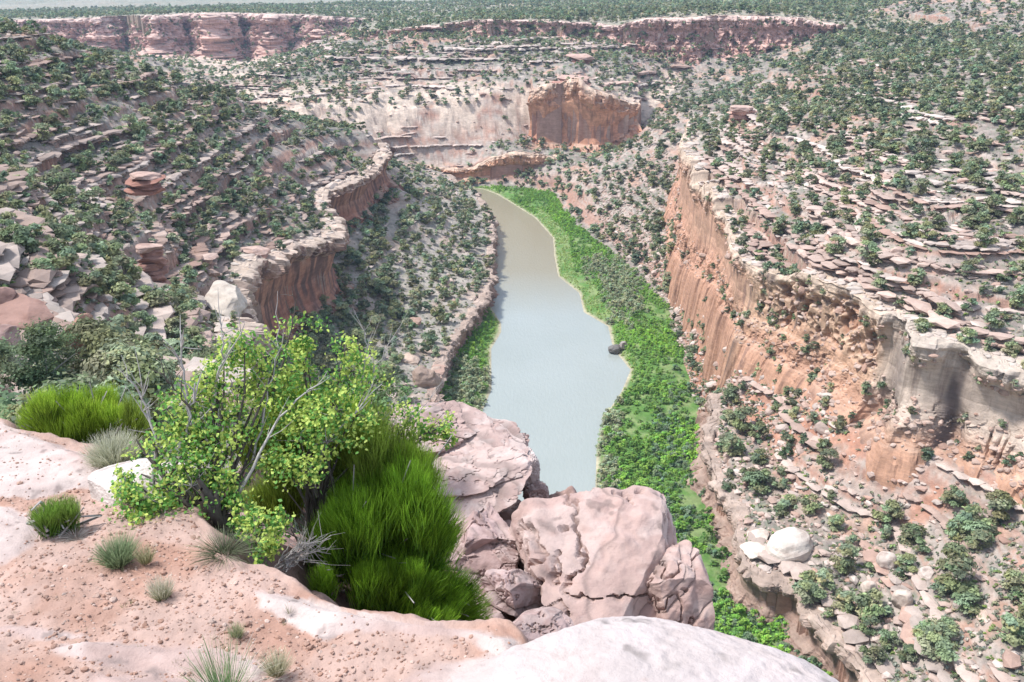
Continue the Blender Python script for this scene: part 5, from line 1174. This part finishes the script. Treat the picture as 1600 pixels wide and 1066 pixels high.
tuft('sage_tuft', 'thin yellowish tuft touching the right side of the wide grey-green one', 228, 876, 40, 36, 250, (.25, .25, .12), (.48, .46, .28), w=.0018, lean=.5, seed=13)
tuft('grass_tuft', 'straw-white grass tuft standing alone on the open sand', 253, 932, 50, 44, 420, (.22, .25, .10), (.66, .60, .48), w=.0018, lean=.5, seed=14)
tuft('grass_tuft', 'small green-yellow tuft near the bare rock strip', 370, 992, 32, 26, 260, (.16, .20, .08), (.46, .46, .28), w=.0016, lean=.55, seed=15)
tuft('grass_tuft', 'pale grass tuft near the bottom edge beside the tall green blades', 432, 1050, 52, 46, 420, (.25, .24, .12), (.64, .60, .42), w=.0016, lean=.6, seed=16)
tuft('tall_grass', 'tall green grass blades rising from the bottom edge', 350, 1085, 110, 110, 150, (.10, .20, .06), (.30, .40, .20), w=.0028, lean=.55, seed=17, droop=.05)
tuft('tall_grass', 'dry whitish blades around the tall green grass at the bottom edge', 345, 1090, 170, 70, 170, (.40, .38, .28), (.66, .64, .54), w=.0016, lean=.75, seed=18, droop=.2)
tuft('dry_twigs', 'grey dry twigs beside the small green clump', 118, 838, 50, 20, 120, (.35, .32, .28), (.58, .54, .50), w=.0016, lean=.8, seed=19, droop=.3)
tuft('dry_shrub', 'dark grey-green low shrub under the leafy branches', 350, 862, 90, 34, 420, (.08, .09, .05), (.22, .25, .14), w=.002, lean=.75, seed=20, droop=.2)
tuft('seedling', 'tiny green seedling on the sand at the left', 46, 902, 14, 9, 40, (.10, .16, .07), (.22, .32, .16), w=.003, lean=.9, seed=21)
rw = np.random.default_rng(77)
for j in range(16):
    u, v = rw.uniform(20, 560), rw.uniform(880, 1050)
    if v < 905+ (u-380)*.35 and u > 380: continue
    tuft('weed', 'tiny sparse weed sprouting from the red sand', u, v, rw.uniform(9, 18), rw.uniform(8, 18), 14, (.20, .20, .10), (.34, .32, .18), w=.0014, lean=.7, seed=200+j)['group'] = 'tiny weeds on the sand'

# --- the leafy shrub
def shrub():
    rng = np.random.default_rng(88); base = at(345, 835, 3.75); root = empty('leafy_shrub', base)
    dark, grey = Bag(), Bag(); LV, LF, LC_ = [], [], []; nl = 0
    clusters = [(350, 560, 4.3, 24), (382, 545, 4.3, 26), (410, 575, 4.35, 30), (440, 545, 4.4, 26), (470, 520, 4.4, 20), (480, 560, 4.4, 18), (420, 620, 4.3, 36), (370, 610, 4.2, 36), (320, 590, 4.2, 22), (300, 625, 4.1, 30), (340, 650, 4.1, 36), (275, 655, 4.0, 26), (295, 690, 3.95, 34), (250, 700, 3.9, 26),
                (330, 700, 3.95, 36), (380, 680, 4.1, 34), (260, 745, 3.8, 34), (300, 760, 3.75, 36), (235, 780, 3.7, 32), (205, 785, 3.7, 20), (215, 815, 3.65, 26), (260, 810, 3.65, 34), (300, 815, 3.7, 28), (340, 750, 3.85, 30), (240, 835, 3.6, 20), (195, 745, 3.8, 14),
                (540, 545, 4.5, 24), (550, 580, 4.5, 30), (520, 610, 4.4, 26), (575, 600, 4.6, 24), (455, 640, 4.2, 30), (490, 640, 4.2, 34), (530, 640, 4.25, 34), (470, 690, 4.1, 30), (510, 690, 4.1, 30), (555, 650, 4.3, 26), (450, 730, 4.0, 28), (485, 740, 4.0, 22), (590, 660, 4.5, 20),
                (400, 835, 3.55, 28), (425, 822, 3.6, 20), (415, 855, 3.5, 18), (385, 815, 3.6, 14), (640, 655, 4.7, 22), (660, 680, 4.75, 20), (690, 665, 4.8, 18), (625, 685, 4.7, 22), (640, 705, 4.7, 12), (700, 690, 4.8, 9), (450, 600, 4.35, 26), (400, 715, 4.0, 22), (370, 780, 3.8, 24)]
    for (u, v, y, rp) in clusters:
        p = at(u, v, y)-base; px = pix(p+base)[2]/F; R = rp*px*1.12
        s0 = np.array([rng.normal()*.05, rng.normal()*.05, 0]); hub = at(345+(u-345)*.35+rng.normal()*8, 835+(v-835)*.45, 3.75+(y-3.75)*.4)-base
        if u > 440 and v < 760: hub = at(500+rng.normal()*12, 790, 4.2)-base; s0 = at(500, 880, 4.2)-base
        if u > 600: hub = at(590, 715, 4.6)-base
        tube(dark, [s0, hub*.6+s0*.4+rng.normal(size=3)*.02, hub, hub*.45+p*.55+rng.normal(size=3)*.025, p], [.016, .012, .009, .006, .003], 5, (.085, .07, .06))
        nsub = int(5+rp/4.5)
        for q in range(nsub):
            e = p+rng.normal(size=3)*R*.55; tube(dark if rng.random() < .6 else grey, [p, (p+e)/2+rng.normal(size=3)*.01, e], [.003, .002, .001], 4, (.14, .12, .11) if q % 2 else (.34, .31, .29))
            m = int(17+rp*.62)
            P = e+rng.normal(size=(m, 3))*R*.26
            Nn = rng.normal(size=(m, 3))*.7+np.array([-.15, -.45, .8]); Nn /= np.linalg.norm(Nn, axis=1, keepdims=True)
            T = np.cross(Nn, rng.normal(size=(m, 3))); T /= np.linalg.norm(T, axis=1, keepdims=True); B = np.cross(Nn, T)
            s = (rng.uniform(.0075, .0145, m))[:, None]
            young = rng.random() < (.55 if v < 720 or u > 380 else .25)
            V = np.stack([P-T*s, P-T*s*.25+B*s*.5+Nn*s*.12, P+T*s*.45+B*s*.62+Nn*s*.18, P+T*s+B*s*.05, P+T*s*.5-B*s*.6+Nn*s*.15, P-T*s*.25-B*s*.5+Nn*s*.12], 1).reshape(-1, 3)
            LV.append(V); LF.append(np.arange(6*m).reshape(m, 6)+nl); nl += 6*m
            c = np.where(rng.random((m, 1)) < (.72 if young else .28), np.array([[.50, .60, .14]]), np.array([[.15, .33, .07]]))*rng.uniform(.7, 1.3, (m, 1)); LC_.append(np.repeat(c, 6, 0))
    def br(bag, pts, r0, r1, k=5, col=(.36, .33, .31), tw=4):
        W = np.array([at(*p)-base for p in pts]); n = len(W); t = np.linspace(0, n-1, n*3); W = np.stack([np.interp(t, np.arange(n), W[:, j]) for j in range(3)], 1)+rng.normal(size=(n*3, 3))*.006
        tube(bag, W, np.linspace(r0, r1, n*3), k, col)
        for q in range(tw*2):
            i = rng.integers(n, n*3-1); e = W[i]+(W[min(i+1, n*3-1)]-W[i-1])*rng.uniform(.5, 1.5)+rng.normal(size=3)*.05+np.array([0, 0, .03]); tube(bag, [W[i], (W[i]+e)/2+rng.normal(size=3)*.006, e], [r1*1.2, r1, r1*.5], 4, col)
    Dk = (.09, .075, .07)
    br(dark, [(345, 830, 3.75), (335, 760, 3.9), (330, 690, 4.05), (338, 640, 4.15)], .022, .010, 6, Dk)
    br(dark, [(350, 830, 3.75), (300, 790, 3.75), (262, 760, 3.8), (240, 720, 3.85)], .016, .008, 6, Dk)
    br(dark, [(355, 830, 3.75), (330, 800, 3.7), (325, 770, 3.75)], .03, .02, 6, Dk)
    br(grey, [(345, 815, 3.8), (385, 740, 4.0), (405, 680, 4.1), (418, 620, 4.2), (432, 570, 4.3), (435, 520, 4.35), (432, 455, 4.4)], .009, .0015)
    br(dark, [(418, 640, 4.2), (440, 570, 4.3), (452, 520, 4.35), (460, 485, 4.4), (457, 450, 4.4)], .007, .0015, 5, Dk)
    br(grey, [(360, 800, 3.8), (400, 720, 3.95), (440, 650, 4.1), (480, 610, 4.2), (500, 600, 4.2)], .010, .002)
    br(grey, [(330, 660, 4.1), (335, 600, 4.15), (350, 560, 4.2), (382, 508, 4.25)], .010, .002); br(grey, [(345, 570, 4.2), (350, 530, 4.2), (343, 500, 4.2)], .006, .002)
    br(grey, [(300, 690, 4.0), (290, 620, 4.05), (286, 560, 4.1), (283, 520, 4.1)], .009, .003); br(grey, [(285, 720, 3.9), (296, 650, 4.0), (305, 600, 4.05)], .009, .004)
    br(grey, [(240, 770, 3.8), (245, 700, 3.9), (232, 650, 3.95), (216, 605, 4.0), (185, 575, 4.0)], .011, .002); br(grey, [(236, 655, 3.95), (222, 640, 3.95), (218, 600, 3.95)], .005, .002); br(dark, [(300, 640, 4.0), (270, 610, 4.0), (252, 580, 4.0)], .007, .002, 5, Dk)
    br(grey, [(350, 790, 3.8), (345, 720, 3.95), (342, 650, 4.1)], .008, .004); br(grey, [(560, 610, 4.5), (590, 570, 4.55), (615, 525, 4.55)], .006, .0015); br(grey, [(565, 600, 4.5), (572, 540, 4.5), (570, 510, 4.5)], .005, .0015)
    br(grey, [(600, 700, 4.6), (640, 660, 4.65), (680, 612, 4.7)], .006, .0015); br(dark, [(590, 720, 4.6), (630, 695, 4.65), (660, 680, 4.7), (700, 672, 4.8)], .009, .002, 5, Dk)
    br(grey, [(470, 760, 4.0), (500, 700, 4.1), (560, 640, 4.3), (600, 600, 4.4)], .008, .002)
    for q in range(26):
        br(grey, [(440+rng.uniform(-14, 10), 885+rng.uniform(-12, 12), 3.65), (465+rng.uniform(-12, 14), 865+rng.uniform(-16, 16), 3.7), (rng.uniform(480, 520), rng.uniform(835, 885), 3.75)], .0035, .001, 4, (.50, .46, .43), 1)
    cs = [link('branches', dark.mesh('branches', True), M_DARK, root), link('dead_twigs', grey.mesh('dead_twigs', True), M_TWIG, root)]
    cs[1]['label'] = 'bare grey dead twigs sticking out of the foliage'
    me = mk_mesh('leaves', np.concatenate(LV), np.concatenate(LF), False, np.clip(np.concatenate(LC_), .01, .8)); link('leaves', me, M_LEAF2, root)
    print('leaves', nl//6)
    tag(root, 'leafy shrub with yellow-green new leaves and bare grey twigs on the rim', 'shrub')
shrub()
# fine grey-green bush behind the big ephedra
def finebush(label, u, v, y, wpx, hpx, seed, col, n=26, nf=140):
    rng = np.random.default_rng(seed); p = at(u, v, y); px = pix(p)[2]/F; R = wpx*px/2; H = hpx*px
    root = empty('rim_bush', p); V, Fc, C = crown(rng, R, H, n, nf, .035, col, low=.1, loose=.4); link('foliage', mk_mesh('foliage', V, Fc, False, C), M_WILLOW, root)
    link('branches', trunk_bag(rng, R, H*.8).mesh('branches', True), M_TWIG, root)
    return tag(root, label, 'bush')
finebush('soft grey-green bush behind the big ephedra above the river bench', 590, 655, 7.0, 110, 100, 5, (.16, .24, .11))
finebush('dark juniper-like bush behind the left ephedra bush', 75, 632, 30, 130, 130, 6, (.11, .155, .085), n=34, nf=260)
finebush('grey-green bush reaching up beside the red blocks at the left', 95, 585, 36, 80, 85, 7, (.13, .18, .10), n=26, nf=220)
# ------------------------------------------------------------------ camera, sky, sun
def finish():
    sc = bpy.context.scene
    cam = bpy.data.cameras.new('camera'); co = bpy.data.objects.new('camera', cam); COL.objects.link(co)
    cam.sensor_width = 36; cam.lens = 36*F/1600; cam.clip_start = .1; cam.clip_end = 30000
    co.location = (0, 0, HC); co.rotation_euler = (math.pi/2-PITCH, 0, 0); sc.camera = co
    w = bpy.data.worlds.new('World'); sc.world = w; w.use_nodes = True
    nt = w.node_tree; bg = nt.nodes['Background']
    sky = nt.nodes.new('ShaderNodeTexSky'); sky.sky_type = 'NISHITA'; sky.sun_disc = False
    el, az = 56*D2R, 0
    sd = Vector((-.62, .05, 1.0)).normalized()
    sky.sun_elevation = math.asin(sd.z); sky.sun_rotation = math.atan2(sd.x, sd.y); sky.altitude = 1500
    # broken bright cloud over the blue
    tc = nt.nodes.new('ShaderNodeTexCoord'); cn = N(nt, 'ShaderNodeTexNoise', Scale=2.2, Detail=5.0, Roughness=.55); nt.links.new(tc.outputs['Generated'], cn.inputs['Vector'])
    cr = nt.nodes.new('ShaderNodeMapRange'); cr.inputs[1].default_value = .40; cr.inputs[2].default_value = .58; nt.links.new(cn.outputs[0], cr.inputs[0])
    mx = N(nt, 'ShaderNodeMix', data_type='RGBA'); nt.links.new(cr.outputs[0], mx.inputs[0]); nt.links.new(sky.outputs[0], mx.inputs[6]); mx.inputs[7].default_value = (5.8, 6.5, 7.7, 1)
    nt.links.new(mx.outputs[2], bg.inputs[0]); bg.inputs[1].default_value = .122
    s = bpy.data.lights.new('sun', 'SUN'); s.energy = 3.4; s.angle = 8*D2R; s.color = (1, .985, .965)
    so = bpy.data.objects.new('sun', s); COL.objects.link(so); so.location = (0, 0, 300); so.rotation_euler = (-sd).to_track_quat('-Z', 'Y').to_euler()
    vs = sc.view_settings; vs.view_transform = 'Standard'; vs.look = 'None'; vs.gamma = 1; vs.exposure = EXPO
    try: vs.use_curve_mapping = False
    except Exception: pass
    if HAZE:
        bmh = bmesh.new(); bmesh.ops.create_cube(bmh, size=1.0); mh = bpy.data.meshes.new('haze'); bmh.to_mesh(mh); bmh.free()
        hz = bpy.data.objects.new('haze', mh); COL.objects.link(hz); hz.scale = (16000, 9400, 190+200); hz.location = (0, 4300, 190/2+50-100+0); hz['kind'] = 'stuff'; hz['label'] = 'thin bluish air over the far plateau'
        m = bpy.data.materials.new('haze_air'); m.use_nodes = True; n_ = m.node_tree; n_.nodes.remove(n_.nodes['Principled BSDF'])
        pv = n_.nodes.new('ShaderNodeVolumePrincipled'); pv.inputs['Color'].default_value = (.50, .70, 1, 1); pv.inputs['Density'].default_value = HAZE; pv.inputs['Anisotropy'].default_value = 0
        n_.links.new(pv.outputs[0], n_.nodes['Material Output'].inputs['Volume']); mh.materials.append(m)
    sc.cycles.max_bounces = 4; sc.cycles.diffuse_bounces = 2; sc.cycles.volume_bounces = 0; sc.cycles.transparent_max_bounces = 4
HAZE = 1.2e-4
EXPO = .78
finish()
